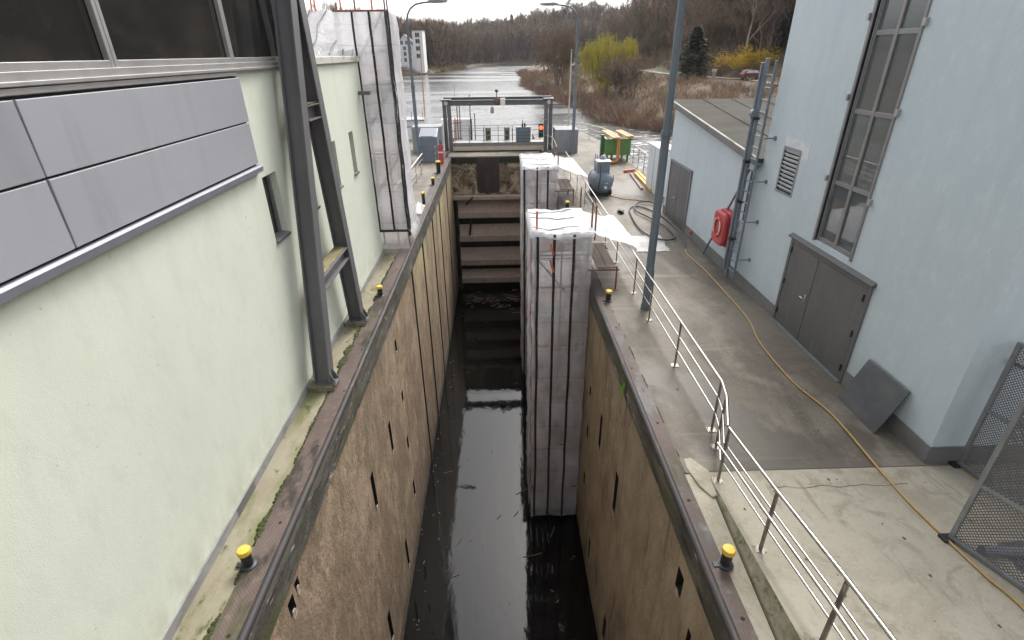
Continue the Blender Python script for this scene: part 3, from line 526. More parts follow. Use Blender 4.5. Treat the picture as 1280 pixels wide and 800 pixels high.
for k, (zt, zb) in enumerate(((-2.95, -4.1), (-4.68, -5.82), (-6.42, -7.65), (-8.12, -9.05))):
    b = MB(); b.prism([(36.25, zt), (35.75, zb + .46), (35.7, zb + .40), (35.7, zb), (36.25, zb)], -2.92, XR - .02, axis='x'); b.build('beam', 'gate_steel', t, bevel=.015)
b = MB(); b.box((XL + .02, 36.62, -9.6), (XR - .02, 36.7, -2.6)); b.build('skin_plate', 'gate_dark', t)  # dark plate colour paints in the shade between the beams
b = MB(); b.tube([(-3.05, 35.9, -2.7), (-2.98, 35.75, -3.3), (-2.95, 35.8, -5), (-2.98, 35.7, -7), (-2.95, 35.8, -9.6)], .10, 8); b.box((XL + .01, 36.1, -9.6), (-2.93, 36.5, -2.8)); b.build('side_seal', 'gate_dark', t)
b = MB(); b.bar((-2.3, 35.62, -3.1), (-1.8, 35.40, -2.55), .12, .1); b.build('bracket', 'gate_dark', t)
b = MB(); b.bar((-2.15, 35.65, -5.3), (-2.0, 35.75, -4.2), .12, .1); b.build('bracket', 'gate_dark', t)

# ================================================================== GANTRY over the gate, walkway
t = thing('lift_gantry', 'grey steel portal gantry spanning the lock over the far gate', 'gantry', (0, 38.2, 0))
for x in (-3.66, -3.30): 
    b = MB(); y = 38.1 if x > -3.5 else 38.75; b.box((x - .13, y - .13, .0), (x + .13, y + .13, 3.3)); b.build('post', 'steel', t, bevel=.015)
for x in (3.35, 3.72):
    b = MB(); y = 38.1 if x < 3.5 else 38.75; b.box((x - .13, y - .13, .0), (x + .13, y + .13, 3.3)); b.build('post', 'steel', t, bevel=.015)
for y, z in ((38.1, 3.05), (38.75, 3.2)):
    b = MB()
    b.box((-3.7, y - .14, z), (3.75, y + .14, z + .05)); b.box((-3.7, y - .14, z + .29), (3.75, y + .14, z + .34)); b.box((-3.7, y - .03, z + .05), (3.75, y + .03, z + .29)); b.build('beam', 'steel', t)
for x in (-3.48, 3.52):
    b = MB(); b.box((x - .35, 37.9, 3.345), (x + .35, 38.95, 3.45)); b.lathe((x, 38.0, 3.2), [(.13, -.12), (.15, .12)], 12, axis='y', mi=1); b.build('pulley_head', ['steel', 'cap'], t, bevel=.02)
b = MB(); b.lathe((-.02, 37.95, 3.28), [(.05, -.12), (.24, -.04), (.24, .1), (.1, .14)], 16, axis='y'); b.build('winch_drum', mat('rusty_drum', (.14, .07, .05), .6), t, smooth=40)
b = MB(); b.box((.22, 37.85, 3.05), (.55, 38.05, 3.5)); b.build('junction_box', 'white', t, bevel=.03)
b = MB(); b.tube([(-.02, 38.1, 3.4), (-.02, 38.1, 3.85)], .03, 6); b.lathe((-.02, 38.1, 3.85), [(.05, 0), (.12, .05), (.12, .14), (.04, .2)], 10); b.build('beacon', 'iron', t)
b = MB(); b.tube([(-.35, 37.85, 3.1), (-.35, 37.85, 2.95)], .02, 6); b.lathe((-.35, 37.85, 2.55), [(.07, 0), (.12, .05), (.11, .32), (.05, .42)], 10); b.build('hanging_lamp', 'gal', t, smooth=40)
for x, z in ((-2.9, 4.4), (2.9, 3.9)):
    b = MB(); b.tube([(x, 38.75, 3.5), (x, 38.75, z)], .012, 5); b.build('antenna', 'iron', t)

t = thing('walkway', 'steel walkway bridge with thin railing crossing behind the gantry above the far gate', 'footbridge', (0, 38.6, .4))
b = MB(); b.box((-3.15, 37.95, .40), (3.2, 38.05, .64)); b.box((-3.15, 38.05, .56), (3.2, 39.1, .62)); b.box((-3.15, 39.1, .40), (3.2, 39.2, .64)); b.build('deck', 'frame_d', t)
b = MB(); b.box((-3.15, 37.9, .12), (3.2, 38.9, .395)); b.build('support_beam', 'timber_o', t) if False else b.build('support_beam', mat('pale_pink_concrete', (.50, .42, .34), .85, layers=[dict(sc=(1.5, 2, 3), lo=.45, hi=.7, col=(.40, .34, .26), fac=.8)]), t)
for x in np.linspace(-3.0, 3.05, 7):
    b = MB(); b.tube([(x, 39.15, .6), (x, 39.15, 1.66)], .022, 6); b.build('railing_post', 'post', t)
    if x < 3: 
        b = MB(); b.tube([(x, 37.92, -.05), (x, 37.92, 1.6)], .018, 6); b.build('railing_post', 'post', t)
for z in (.95, 1.3, 1.64):
    b = MB(); b.tube([(-3.1, 39.15, z), (3.15, 39.15, z)], .02, 6); b.build('railing_bar', 'gal', t)
b = MB(); b.tube([(-3.1, 37.92, 1.6), (.9, 37.92, 1.6)], .018, 6); b.build('railing_bar', 'gal', t)
for x, lab in ((-.70, 'mossy ribbed fender block on the walkway, nearer the middle of the gantry'), (.66, 'mossy ribbed fender block on the walkway beside the blue-grey box')):
    f = thing('fender_block', lab, 'fender', (x, 39.6, 0), 'fender blocks behind the walkway')
    for dx in (-.11, .11):
        b = MB(); b.box((x + dx - .085, 39.4, -1.6), (x + dx + .085, 39.6, 1.45)); b.build('fender_board', 'fender', f, bevel=.02)
    b = MB(); b.box((x - .03, 39.45, -1.6), (x + .03, 39.55, 1.35)); b.build('fender_core', 'iron', f)
t = thing('control_cabinet', 'blue-grey ribbed cabinet standing on the walkway beside the red signal', 'cabinet', (1.8, 38.4, .62))
b = MB(); b.box((1.28, 38.15, .64), (2.3, 38.7, 1.55)); b.build('body', 'bluegrey', t, bevel=.03)
for z in (.8, 1.02, 1.24):
    b = MB(); b.box((1.3, 38.11, z), (2.28, 38.15, z + .1)); b.build('rib', 'lamp', t, bevel=.01)
b = MB(); b.box((1.25, 38.12, 1.55), (2.33, 38.73, 1.6)); b.build('lid', 'lamp', t, bevel=.01)
b = MB(); b.tube([(1.75, 38.4, 1.6), (1.75, 38.4, 2.05)], .03, 6); b.tube([(1.9, 38.4, 1.6), (1.9, 38.4, 1.85)], .06, 8); b.box((1.68, 38.35, 1.6), (1.8, 38.45, 1.8)); b.build('valve', 'iron', t)
t = thing('signal_light', 'lock traffic signal showing red, bracketed to the right gantry post', 'traffic light', (3.0, 37.8, 1.4))
b = MB(); b.box((2.82, 37.72, .95), (3.16, 37.92, 1.88)); b.build('housing', 'greenlens', t, bevel=.02)
b = MB(); b.lathe((2.99, 37.71, 1.6), [(.135, 0), (.13, -.015), (.06, -.03)], 18, axis='y'); b.build('red_lens', 'redlamp', t)
b = MB(); b.lathe((2.99, 37.71, 1.2), [(.135, 0), (.13, -.015), (.06, -.03)], 18, axis='y'); b.build('green_lens', 'greenlens', t)
for z in (1.6, 1.2):
    b = MB(); b.tube([(2.99 + .16 * math.cos(a), 37.72, z + .16 * math.sin(a)) for a in np.linspace(.3, 2.84, 9)], .02, 5); b.build('visor', 'iron', t)
b = MB(); b.tube([(3.16, 37.85, 1.05), (3.42, 37.98, 1.05)], .025, 6); b.build('bracket', 'gal', t)
b = MB(); b.tube([(3.0, 37.85, 1.9), (3.0, 37.85, 2.1), (3.42, 37.98, 2.1)], .025, 6); b.build('bracket', 'gal', t)

# ================================================================== LEFT BUILDING
XB = -4.1
t = thing('lock_building', 'pale green rendered lock building with silver cladding and a dark window band', 'building', (XB, 5, 0))
sl = [(9.2, 9.82, 3.2, 4.36), (11.2, 11.72, 3.2, 4.33), (13.2, 13.72, 3.2, 4.33), (15.08, 15.52, 3.2, 4.33)]
b = MB(); b.wall((XB, 0, 0), (0, 1, 0), (0, 0, 1), (1, 0, 0), (-15, 17.2), (-.05, 6.05), sl, .17)
b.add([(XB, 17.2, -.05), (-14, 17.2, -.05), (-14, 17.2, 6.05), (XB, 17.2, 6.05)], [(0, 1, 2, 3)]); wl = b.build('wall', 'green', t)
for s in sl:
    b = MB(); b.box((XB - .19, s[0] - .05, s[2] - .05), (XB - .165, s[1] + .05, s[3] + .05)); wnd = b.build('slit_window', 'glass', t)
    b = MB(); b.box((XB - .165, s[0], s[2] + .02), (XB - .12, s[0] + .06, s[3])); b.box((XB - .165, s[1] - .06, s[2] + .02), (XB - .12, s[1], s[3])); b.box((XB - .165, s[0], s[3] - .06), (XB - .122, s[1], s[3])); b.build('frame', 'frame_d', wnd)
    b = MB(); b.prism([(XB - .165, s[2] + .045), (XB + .05, s[2] + .012), (XB + .05, s[2] - .03), (XB - .165, s[2] - .02)], s[0] - .0, s[1] + .0, axis='y'); b.build('sill', 'steel', wnd)
b = MB(); b.box((XB - .02, -15, -.03), (XB + .03, 17.25, .16)); b.box((XB - .02, 17.2, -.03), (XB - 9, 17.25, .16)); b.build('plinth', 'plinth_l', t)
b = MB(); b.box((XB + .02, 5.75, .0), (XB + .034, 6.35, .155)); b.build('plinth_patch', 'void' if False else 'steel', t)
b = MB(); b.box((XB - .35, 11.55, 6.05), (XB + .07, 17.32, 6.20)); b.box((-14, 17.0, 6.05), (XB - .35, 17.32, 6.198)); b.build('parapet_cap', 'cap', t, bevel=.01)
b = MB(); b.box((-14, 11.5, 5.8), (XB - .3, 17.05, 5.95)); b.build('flat_roof', 'roof', t)
b = MB(); b.box((XB + .0, 16.75, 5.17), (XB + .35, 16.9, 5.27)); b.build('overflow_spout', 'steel', t)
# cladding
for y0, y1 in ((-6.6, -3.75), (-3.75, -.9), (-.9, 1.95), (1.95, 4.79), (4.79, 9.05)):
    for z0, z1 in ((4.63, 5.29), (5.29, 5.95)):
        b = MB(); b.box((XB + .02, y0 + .012, z0 + .011), (XB + .075, y1 - .012, z1 - .011))
        b.v = [(x + (random.uniform(-.006, .006) if x > XB + .05 else 0), y, z) for x, y, z in b.v]; b.build('cladding_panel', ('clad', 'clad_b', 'clad')[random.randrange(3)], t, bevel=.006)
b = MB(); b.box((XB - .01, -8, 4.61), (XB + .03, 9.03, 5.96)); b.build('cladding_backing', 'joint', t)
b = MB(); b.prism([(XB + .0, 4.50), (XB + .10, 4.50), (XB + .115, 4.585), (XB + .09, 4.61), (XB + .0, 4.61)], -8, 7.3, axis='y'); b.build('drip_rail', 'clad_d', t)
b = MB(); b.prism([(XB + .0, 4.502), (XB + .10, 4.502), (XB + .115, 4.583), (XB + .09, 4.608), (XB + .0, 4.608)], 7.31, 9.1, axis='y'); b.build('drip_rail', 'clad_d', t)
# window band and upper block
b = MB(); b.box((-14, -15, 6.06), (XB - .10, 11.45, 9.2)); b.build('upper_block', 'green', t)
b = MB(); b.box((XB - .10, -15, 8.75), (XB + .08, 11.5, 9.3)); b.box((-14, 11.45, 8.75), (XB + .08, 11.53, 9.3)); b.build('fascia', 'clad', t)
b = MB(); b.box((XB - .09, -8, 5.972), (XB + .07, 9.03, 6.024)); b.build('top_strip', 'frame', t, bevel=.004)
b = MB(); b.box((XB - .10, -15, 6.035), (XB + .09, 11.4, 6.075)); b.box((XB - .10, -15, 6.075), (XB + .05, 11.4, 6.15)); b.build('window_sill', 'frame', t, bevel=.006)
mull = [-8.2, -5.4, -2.55, .3, 1.9, 4.76, 6.28, 9.08, 11.32]
for y0, y1 in zip(mull, mull[1:]):
    b = MB(); b.box((XB - .08, y0, 6.15), (XB - .04, y1, 8.75)); w = b.build('window', 'glass', t)
    b = MB()
    b.box((XB - .035, y0 + .005, 6.15), (XB + .03, y0 + .06, 8.74)); b.box((XB - .035, y1 - .06, 6.15), (XB + .03, y1 - .005, 8.74)); b.box((XB - .037, y0 + .06, 6.152), (XB + .028, y1 - .06, 6.22)); b.build('frame', 'frame', w, bevel=.006)

# leaning A frame of two columns
t = thing('column_frame', 'dark grey steel A-frame of two leaning columns in front of the green wall', 'steel frame', (-3.78, 10.6, 0))
def hcol(p, q, W=.33, D=.30, tf=.028):
    """H section: flanges face +-x, web recess faces +-y"""
    b = MB(); p, q = Vector(p), Vector(q); d = (q - p).normalized(); yv = Vector((1, 0, 0)).cross(d).normalized()
    if yv.y < 0: yv = -yv
    for x0, x1, y0, y1 in ((-W / 2, -W / 2 + tf, -D / 2, D / 2), (W / 2 - tf, W / 2, -D / 2, D / 2), (-W / 2 + tf, W / 2 - tf, -.012, .012)):
        c = [(x0, y0), (x1, y0), (x1, y1), (x0, y1)]
        ex = Vector((1, 0, 0))
        b.add([p + ex * a + yv * e for a, e in c] + [q + ex * a + yv * e for a, e in c], [(0, 1, 2, 3), (7, 6, 5, 4), (0, 4, 5, 1), (1, 5, 6, 2), (2, 6, 7, 3), (3, 7, 4, 0)])
    return b
hcol((-3.77, 9.22, .14), (-3.77, 11.28, 8.3)).build('column', 'steel', t)
hcol((-3.77, 12.12, .14), (-3.77, 11.32, 8.3)).build('column', 'steel', t)
for y in (9.22, 12.12):
    b = MB(); b.box((-4.06, y - .22, -.01), (-3.54, y + .22, .12)); b.build('base_pad', 'moss_conc', t, bevel=.012)
    b = MB(); b.box((-3.98, y - .19, .12), (-3.48, y + .19, .145))
    for s in (-.1, .1): b.prism([(-3.60, .145), (-3.49, .145), (-3.60, .38)], y + s - .012, y + s + .012, axis='y')
    for sx in (-3.54, -3.56):
        for sy in (-.15, .15): b.lathe((sx + .03, y + sy, .145), [(.018, 0), (.018, .03)], 6)
    b.build('base_plate', 'steel', t)
def ybeam(y0, y1, z, name='cross_beam'):
    b = MB(); x0, x1 = -3.93, -3.61
    b.box((x0, y0, z), (x1, y1, z + .022)); b.box((x0, y0, z - .26), (x1, y1, z - .238)); b.box((x1 - .15, y0, z - .238), (x1 - .135, y1, z)); cb = b.build(name, 'steel', t)
    b = MB(); b.grid(lambda u, v: (x0 + .01 + u * .27, y0 + .03 + v * (y1 - y0 - .06), z + .024 + max(0, .018 + .02 * nz(u * 5, v * 20, y0))), 5, 24); b.build('moss_growth', mat('moss_on_steel', (.20, .165, .10), .95, layers=[dict(sc=(9, 4, 9), lo=.42, hi=.62, col=(.14, .13, .03), fac=.9), dict(sc=(22, 9, 22), lo=.5, hi=.7, col=(.30, .26, .19), fac=.7)]), cb)
ybeam(9.9, 11.78, 2.18); ybeam(10.72, 11.5, 5.36)

# ================================================================== BLUE BUILDING
XW = 7.1
t = thing('pump_house', 'pale blue rendered tall building with a narrow strip window and grey double door', 'building', (XW, 10, 0))
holes = [(9.72, 11.02, 2.42, 8.4), (12.42, 13.12, 3.08, 4.05)]
b = MB(); b.wall((XW, 0, 0), (0, 1, 0), (0, 0, 1), (-1, 0, 0), (6.5, 14.1), (-.05, 11), holes, .14)
b.add([(XW, 6.5, -.05), (14, 6.5, -.05), (14, 6.5, 11), (XW, 6.5, 11)], [(0, 1, 2, 3)]); b.add([(XW, 14.1, -.05), (14, 14.1, -.05), (14, 14.1, 11), (XW, 14.1, 11)], [(0, 1, 2, 3)])
b.add([(XW, 6.5, 11), (14, 6.5, 11), (14, 14.1, 11), (XW, 14.1, 11)], [(0, 1, 2, 3)]); b.build('wall', 'blue', t)
b = MB(); b.box((XW - .025, 6.475, -.05), (XW + .02, 8.84, .33)); b.box((XW + .02, 6.475, -.05), (14, 6.52, .33)); b.build('plinth', 'plinth', t)
b = MB(); b.box((XW - .025, 11.86, -.05), (XW + .02, 14.1, .33)); b.build('plinth', 'plinth', t)
# strip window: frame, transoms, panes
w = MB(); w.box((XW + .05, 9.72, 2.42), (XW + .135, 9.80, 8.4)); w.box((XW + .05, 10.94, 2.42), (XW + .135, 11.02, 8.4)); w.box((XW + .048, 10.33, 2.42), (XW + .133, 10.42, 8.4)); w.box((XW + .052, 9.8, 2.42), (XW + .131, 10.33, 2.52)); w.box((XW + .052, 10.42, 2.42), (XW + .131, 10.94, 2.52))
trz = [2.42, 3.72, 5.13, 6.5, 7.85]
for z in trz[1:]:
    w.box((XW + .054, 9.8, z - .045), (XW + .131, 10.33, z + .045)); w.box((XW + .054, 10.42, z - .045), (XW + .131, 10.94, z + .045))
wf = w.build('window', 'frame_d', t, bevel=.008)
for z0, z1 in zip(trz, trz[1:] + [8.4]):
    for y0, y1 in ((9.78, 10.35), (10.40, 10.96)):
        b = MB(); b.box((XW + .085, y0, z0 + .02), (XW + .10, y1, z1 - .02)); b.build('pane', 'glass_c', wf)
for y in (9.65, 11.02):
    b = MB(); b.box((XW - .03, y, 2.40), (XW + .05, y + .07, 8.4)); b.build('reveal_trim', 'frame_d', wf, bevel=.008)
for y in (9.61, 11.13):
    for z in (3.6, 5.2, 6.6):
        b = MB(); b.box((XW - .07, y - .03, z + (y - 10) * .1), (XW + .0, y + .03, z + .12 + (y - 10) * .1)); b.build('fixing_clip', 'frame', wf, bevel=.006)
# louvre vent
b = MB(); b.box((XW - .012, 12.36, 3.02), (XW + .06, 12.42, 4.12)); b.box((XW - .012, 13.12, 3.02), (XW + .06, 13.18, 4.12)); b.box((XW - .012, 12.42, 4.05), (XW + .06, 13.12, 4.12)); b.box((XW - .012, 12.42, 3.02), (XW + .06, 13.12, 3.08)); v = b.build('louvre_vent', 'gal', t)
b = MB()
for z in np.arange(3.1, 4.03, .098): b.bar((XW + .02, 12.42, z + .045), (XW + .02, 13.12, z + .045), .085, .012, up=(1, 0, .75))
b.build('slats', 'cabinet', v)
b = MB(); b.box((XW + .10, 12.42, 3.08), (XW + .13, 13.12, 4.05)); b.build('vent_back', 'void', v)
b = MB(); b.box((XW - .006, 12.05, 4.13), (XW + .0, 13.2, 4.33)); b.box((XW - .006, 12.05, 3.95), (XW, 12.35, 4.13)); b.build('repair_patch', mat('pale_filler', (.66, .65, .63), .9, layers=[dict(sc=(5, 5, 5), lo=.45, hi=.6, col=(.50, .565, .62), fac=1)]), t)
# double door
b = MB(); b.box((XW - .04, 8.84, 0), (XW + .03, 8.94, 2.2)); b.box((XW - .04, 11.76, 0), (XW + .03, 11.86, 2.2)); b.box((XW - .042, 8.94, 2.1), (XW + .03, 11.76, 2.2)); df = b.build('door_frame', 'doorsteel', t, bevel=.006)
for y0, y1, hy in ((8.95, 10.62, 10.5), (10.64, 11.75, 10.74)):
    b = MB(); b.box((XW - .03, y0, .03), (XW + .02, y1, 2.09))
    d = b.build('door', 'doorsteel', t, bevel=.006)
    for z in (.68, 1.36):
        b = MB(); b.box((XW - .036, y0 + .02, z), (XW - .03, y1 - .02, z + .018)); b.build('seam', 'steel', d)
    for z in (.25, 1.05, 1.85):
        b = MB(); b.tube([(XW - .05, y0 + .02 if y0 < 9 else y1 - .02, z), (XW - .05, y0 + .02 if y0 < 9 else y1 - .02, z + .14)], .018, 6); b.build('hinge', 'iron', d)
b = MB(); b.tube([(XW - .03, 10.76, 1.08), (XW - .09, 10.76, 1.08), (XW - .09, 10.88, 1.08)], .013, 6); b.box((XW - .04, 10.73, .98), (XW - .03, 10.79, 1.18)); b.build('door_handle', 'stainless', d)
b = MB(); b.prism([(XW - .0, 2.205), (XW - .10, 2.215), (XW - .10, 2.24), (XW - .0, 2.30)], 8.80, 11.92, axis='y'); b.build('drip_hood', mat('dark_hood', (.085, .083, .082), .6), t)
b = MB(); b.box((XW - .10, 8.9, -.01), (XW, 11.8, .025)); b.build('threshold', 'gal', t)
# low annex
t = thing('annex', 'low pale blue annex with a sloping grey roof behind the ladder', 'building', (XW, 18, 0))
zr = lambda y: 3.52 + (y - 14.1) * .105
b = MB(); b.prism([(14.1, -.05), (22.0, -.05), (22.0, zr(22)), (14.1, zr(14.1))], XW + .01, 13.6, axis='x'); b.build('wall', 'blue', t)
for y0, y1 in ((14.1, 19.1), (21.62, 22.02)):
    b = MB(); b.box((XW - .02, y0, -.05), (XW + .02, y1, .33)); b.build('plinth', 'plinth', t)
b = MB(); b.prism([(14.08, zr(14.08) + .01), (22.25, zr(22.25) + .01), (22.25, zr(22.25) + .13), (14.08, zr(14.08) + .13)], XW - .22, 13.8, axis='x'); rf = b.build('roof', 'roof', t)
b = MB()
for k in range(5):
    x = 8.2 + k * 1.15; b.prism([(14.1, zr(14.1) + .13), (22.2, zr(22.2) + .13), (22.2, zr(22.2) + .15), (14.1, zr(14.1) + .15)], x, x + .05, axis='x')
b.build('roof_seam', 'roof', rf)
b = MB(); b.prism([(14.05, zr(14.05) - .02), (22.3, zr(22.3) - .02), (22.3, zr(22.3) + .16), (14.05, zr(14.05) + .16)], XW - .27, XW - .22, axis='x'); b.build('eaves_trim', 'plinth', rf)
b = MB(); b.tube([(XW - .24, 14.05, zr(14.05) + .17), (XW - .24, 22.3, zr(22.3) + .17)], .025, 6); b.build('edge_strip', 'cap', rf)
for y0, y1 in ((19.2, 20.36), (20.38, 21.55)):
    b = MB(); b.box((XW - .03, y0, .02), (XW + .02, y1, 2.25)); d = b.build('door', 'doorsteel', t, bevel=.006)
    for z in (1.45, .72):
        b = MB(); b.box((XW - .036, y0 + .02, z), (XW - .03, y1 - .02, z + .02)); b.build('seam', 'steel', d)
b = MB(); b.box((XW - .05, 19.1, 0), (XW + .02, 19.2, 2.32)); b.box((XW - .05, 21.55, 0), (XW + .02, 21.62, 2.32)); b.box((XW - .048, 19.2, 2.25), (XW + .02, 21.55, 2.32)); b.build('door_frame', 'frame_d', t)
b = MB(); b.tube([(XW - .03, 20.45, 1.0), (XW - .09, 20.45, 1.0), (XW - .09, 20.6, 1.0)], .014, 6); b.build('door_handle', 'stainless', d)
b = MB(); b.tube([(XW - .12, 14.02, zr(14.05)), (XW - .12, 14.3, zr(14.3) - .28), (XW - .12, 14.3, 1.9)], .05, 8); b.build('rain_pipe', 'lamp', t, smooth=50)
b = MB(); b.lathe((XW, 18.3, .28), [(.05, -.12), (.07, -.05), (.07, 0)], 12, axis='x'); b.build('hydrant_cap', 'red', t)
# ================================================================== WRAPPED SCAFFOLD TOWERS in the lock
def wrap_face(b, P, Q, z0, z1, out, seed, amp=.05, bay=.62, nu=26, nv=90, mi=0, off=0.0):
    """sheet between two vertical lines P, Q (x,y), bulging between standards and wrinkled"""
    P, Q = Vector((P[0], P[1], 0)), Vector((Q[0], Q[1], 0)); o = Vector((out[0], out[1], 0)); ln = (Q - P).length
    def fn(u, v):
        z = z0 + (z1 - z0) * v; p = P.lerp(Q, u); s = u * ln
        d = disp(s, z, seed, amp) + off
        return (p.x + o.x * d, p.y + o.y * d, z)
    b.grid(fn, nu, nv, mi)
def disp(s, z, seed, amp):
    e = abs(math.sin(math.pi * (z / 2.0 + .1)))
    return amp * (nz(s * 1.6 + seed, z * .7, seed) * .8 + .6 * nz(s * 3.5 + z * 1.2, z * 2.3 - s * 2.2, seed + 5) + .4 * nz(s * 7, z * 7, seed + 9)) - .035 * (1 - e) + .03
def strap_on(P, Q, u, z0, z1, out, seed, amp, parent, w=.075, n=90):
    P, Q = Vector((P[0], P[1], 0)), Vector((Q[0], Q[1], 0)); o = Vector((out[0], out[1], 0)); ln = (Q - P).length; t = (Q - P).normalized()
    b = MB()
    def fn(a, v):
        z = z0 + (z1 - z0) * v; uu = u + .012 * nz(z * .5, u * 9, seed); p = P.lerp(Q, uu); s = uu * ln
        d = disp(s, z, seed, amp) + .012 + .006 * nz(z * 7, s)
        q = p + t * (a - .5) * w + o * d
        return (q.x, q.y, z)
    b.grid(fn, 1, n)
    ob = b.build('strap', 'strap', parent, smooth=60)
    so = ob.modifiers.new('solid', 'SOLIDIFY'); so.thickness = .006
    return ob

def tower(label, x0, x1, y0, y1, z0, z1, seed, straps, railx=3.98, tail=(14.2, 17.4), sticks=()):
    t = thing('scaffold_tower', label, 'scaffold', ((x0 + x1) / 2, (y0 + y1) / 2, z0), 'sheeted scaffold towers in the lock')
    amp = .06
    faces = [((x0, y0), (x1, y0), (0, -1)), ((x0, y1), (x0, y0), (-1, 0)), ((x1, y0), (x1, y1), (1, 0)), ((x1, y1), (x0, y1), (0, 1))]
    b = MB()
    for k, (P, Q, o) in enumerate(faces): wrap_face(b, P, Q, z0, z1, o, seed + k * 11, amp, nu=30 if k < 2 else 12)
    b.build('sheet', 'sheet', t, smooth=70)
    for u in straps: strap_on(*faces[0][:2], u, z0 - .03, z1 + .02, faces[0][2], seed, amp, t)
    for u in (.985,): strap_on(*faces[1][:2], u, z0 - .03, z1 + .02, faces[1][2], seed + 11, amp, t, w=.07)
    for u in (.3,): strap_on(*faces[1][:2], u, z0 - .03, z1 + .02, faces[1][2], seed + 11, amp, t, w=.05)
    # tube frame inside
    ins = .09
    for x in (x0 + ins, (x0 + x1) / 2, x1 - ins):
        for y in (y0 + ins, y1 - ins):
            b = MB(); b.tube([(x, y, z0 + .05), (x, y, z1 - .03)], .024, 6); b.build('standard', 'tube_g', t)
    z = z0 + .4; k = 0
    while z < z1:
        b = MB()
        for y in (y0 + .035, y1 - ins): b.tube([(x0, y, z), (x1, y, z)], .026, 6)
        for x in (x0 + .035, x1 - ins): b.tube([(x, y0, z + .05), (x, y1, z + .05)], .026, 6)
        b.build('ledger_ring', 'tube' if k % 2 else 'tube_g', t)
        if k % 2 == 0:
            b = MB(); s = 1 if k % 4 else -1; xa, xb = (x0 + .05, x1 - .05) if s > 0 else (x1 - .05, x0 + .05)
            b.tube([(xa, y0 + .06, z), (xb, y0 + .06, min(z + 2.0, z1 - .1))], .026, 6); b.build('brace', 'tube' if k % 4 else 'tube_g', t)
            b = MB()
            for j in range(6): b.box((x0 + .15 + j * (x1 - x0 - .3) / 6, y0 + .15, z + .06), (x0 + .15 + (j + .93) * (x1 - x0 - .3) / 6, y1 - .15, z + .1))
            b.build('deck', 'plank', t)
        z += 1.0; k += 1
    # top cover with tail down to the railing
    b = MB()
    def top(u, v):
        x = x0 - .08 + u * (x1 - x0 + .12); y = y0 - .06 + v * (y1 - y0 + .12)
        pk = max(abs(math.cos(math.pi * u)), 0) * .5 + abs(math.cos(math.pi * v)) * .5
        z = z1 + .10 * (pk - .4) + .09 * nz(u * 3, v * 4, seed) + .045 * nz(u * 8 + v * 5, v * 7, seed + 2) + .012
        if u == 0 or v == 0: z -= .12 + .10 * abs(nz(u * 9, v * 9, seed))
        return (x, y, z)
    b.grid(top, 26, 30)
    def tl(u, v):
        ya = y0 + .15 + v * (y1 - y0 - .2); yb = tail[0] + v * (tail[1] - tail[0])
        x = x1 + u * (railx - x1) * (1.0 + .07 * (1 - v)); y = ya + (yb - ya) * u
        z = z1 + .03 + (1.14 - z1) * u - .16 * math.sin(math.pi * u) * (.4 + .6 * math.sin(math.pi * v)) + .05 * nz(u * 4, v * 5, seed + 8) + .025 * nz(u * 11, v * 9, seed)
        return (x, y, z)
    b.grid(tl, 20, 24)
    b.build('cover', 'cover', t, smooth=70)
    for v in (.2, .62, .9):
        b = MB()
        def ribbon(fn, flip):
            pts = [Vector(fn(u, v + .03 * math.sin(u * 6 + seed))) + Vector((0, 0, .015)) for u in np.linspace(.05, .8, 12)]
            for p, q in zip(pts[::1], pts[1::1]):
                b.bar(p, q, .035, .008)
        ribbon(top, 0)
        b.build('tie_ribbon', 'iron', t)
    for (x, y, za, zb, col) in sticks:
        b = MB(); b.tube([(x, y, za), (x, y, zb)], .027, 7); b.build('standard_end', col, t, smooth=50)
    # landing between the tower and the railing
    ya, yb = y0 - .15, y0 + 1.95
    b = MB()
    for j in range(2): b.box((x1 + .16 + j * .28, ya, .68 + .004 * j), (x1 + .16 + j * .28 + .265, yb, .73))
    ld = b.build('landing_deck', 'plank', t, bevel=.008)
    for yy in (ya + .05, yb - .2):
        b = MB(); b.tube([(x1 - .1, yy, .62), (x1 + .82, yy, .62)], .025, 7); b.build('landing_ledger', 'tube', t, smooth=50)
    b = MB(); b.tube([(x1 + .74, ya + .05, .0), (x1 + .74, ya + .05, .72)], .028, 7); b.box((x1 + .66, ya - .03, 0.0), (x1 + .82, ya + .13, .012)); b.build('landing_leg', 'tube', t, smooth=50)
    b = MB(); b.tube([(x1 + .74, yb - .2, .0), (x1 + .74, yb - .2, .72)], .028, 7); b.build('landing_leg', 'tube', t, smooth=50)
    return t
T1 = tower('nearest scaffold tower, wrapped in translucent white sheeting with black straps, standing in the lock', .92, 2.62, 14.0, 16.5, -9.35, 1.66, 3, (.085, .37, .69), tail=(14.35, 17.5),
      sticks=((1.05, 14.25, 1.2, 2.28, 'orange'), (2.66, 14.5, 1.3, 2.45, 'tube'), (2.78, 14.55, 1.3, 2.35, 'tube'), (2.7, 17.0, .2, 2.3, 'tube')))
for (p, q) in (((1.42, 13.9, 1.45), (1.5, 13.85, 1.12)), ((1.42, 13.9, .95), (1.52, 13.85, .6))):
    b = MB(); b.tube([p, q], .03, 7); b.build('coupler_handle', 'orange', T1, smooth=50)
T2 = tower('farther scaffold tower in white sheeting, standing behind the nearest one in the lock', 1.12, 2.64, 23.6, 26.9, -9.35, 1.66, 31, (.02, .40, .72), tail=(23.9, 28.6),
      sticks=((1.3, 23.3, -1.6, -.7, 'orange'), (2.72, 24.2, 1.3, 2.1, 'tube'), (2.78, 26.5, 1.2, 2.3, 'tube')))

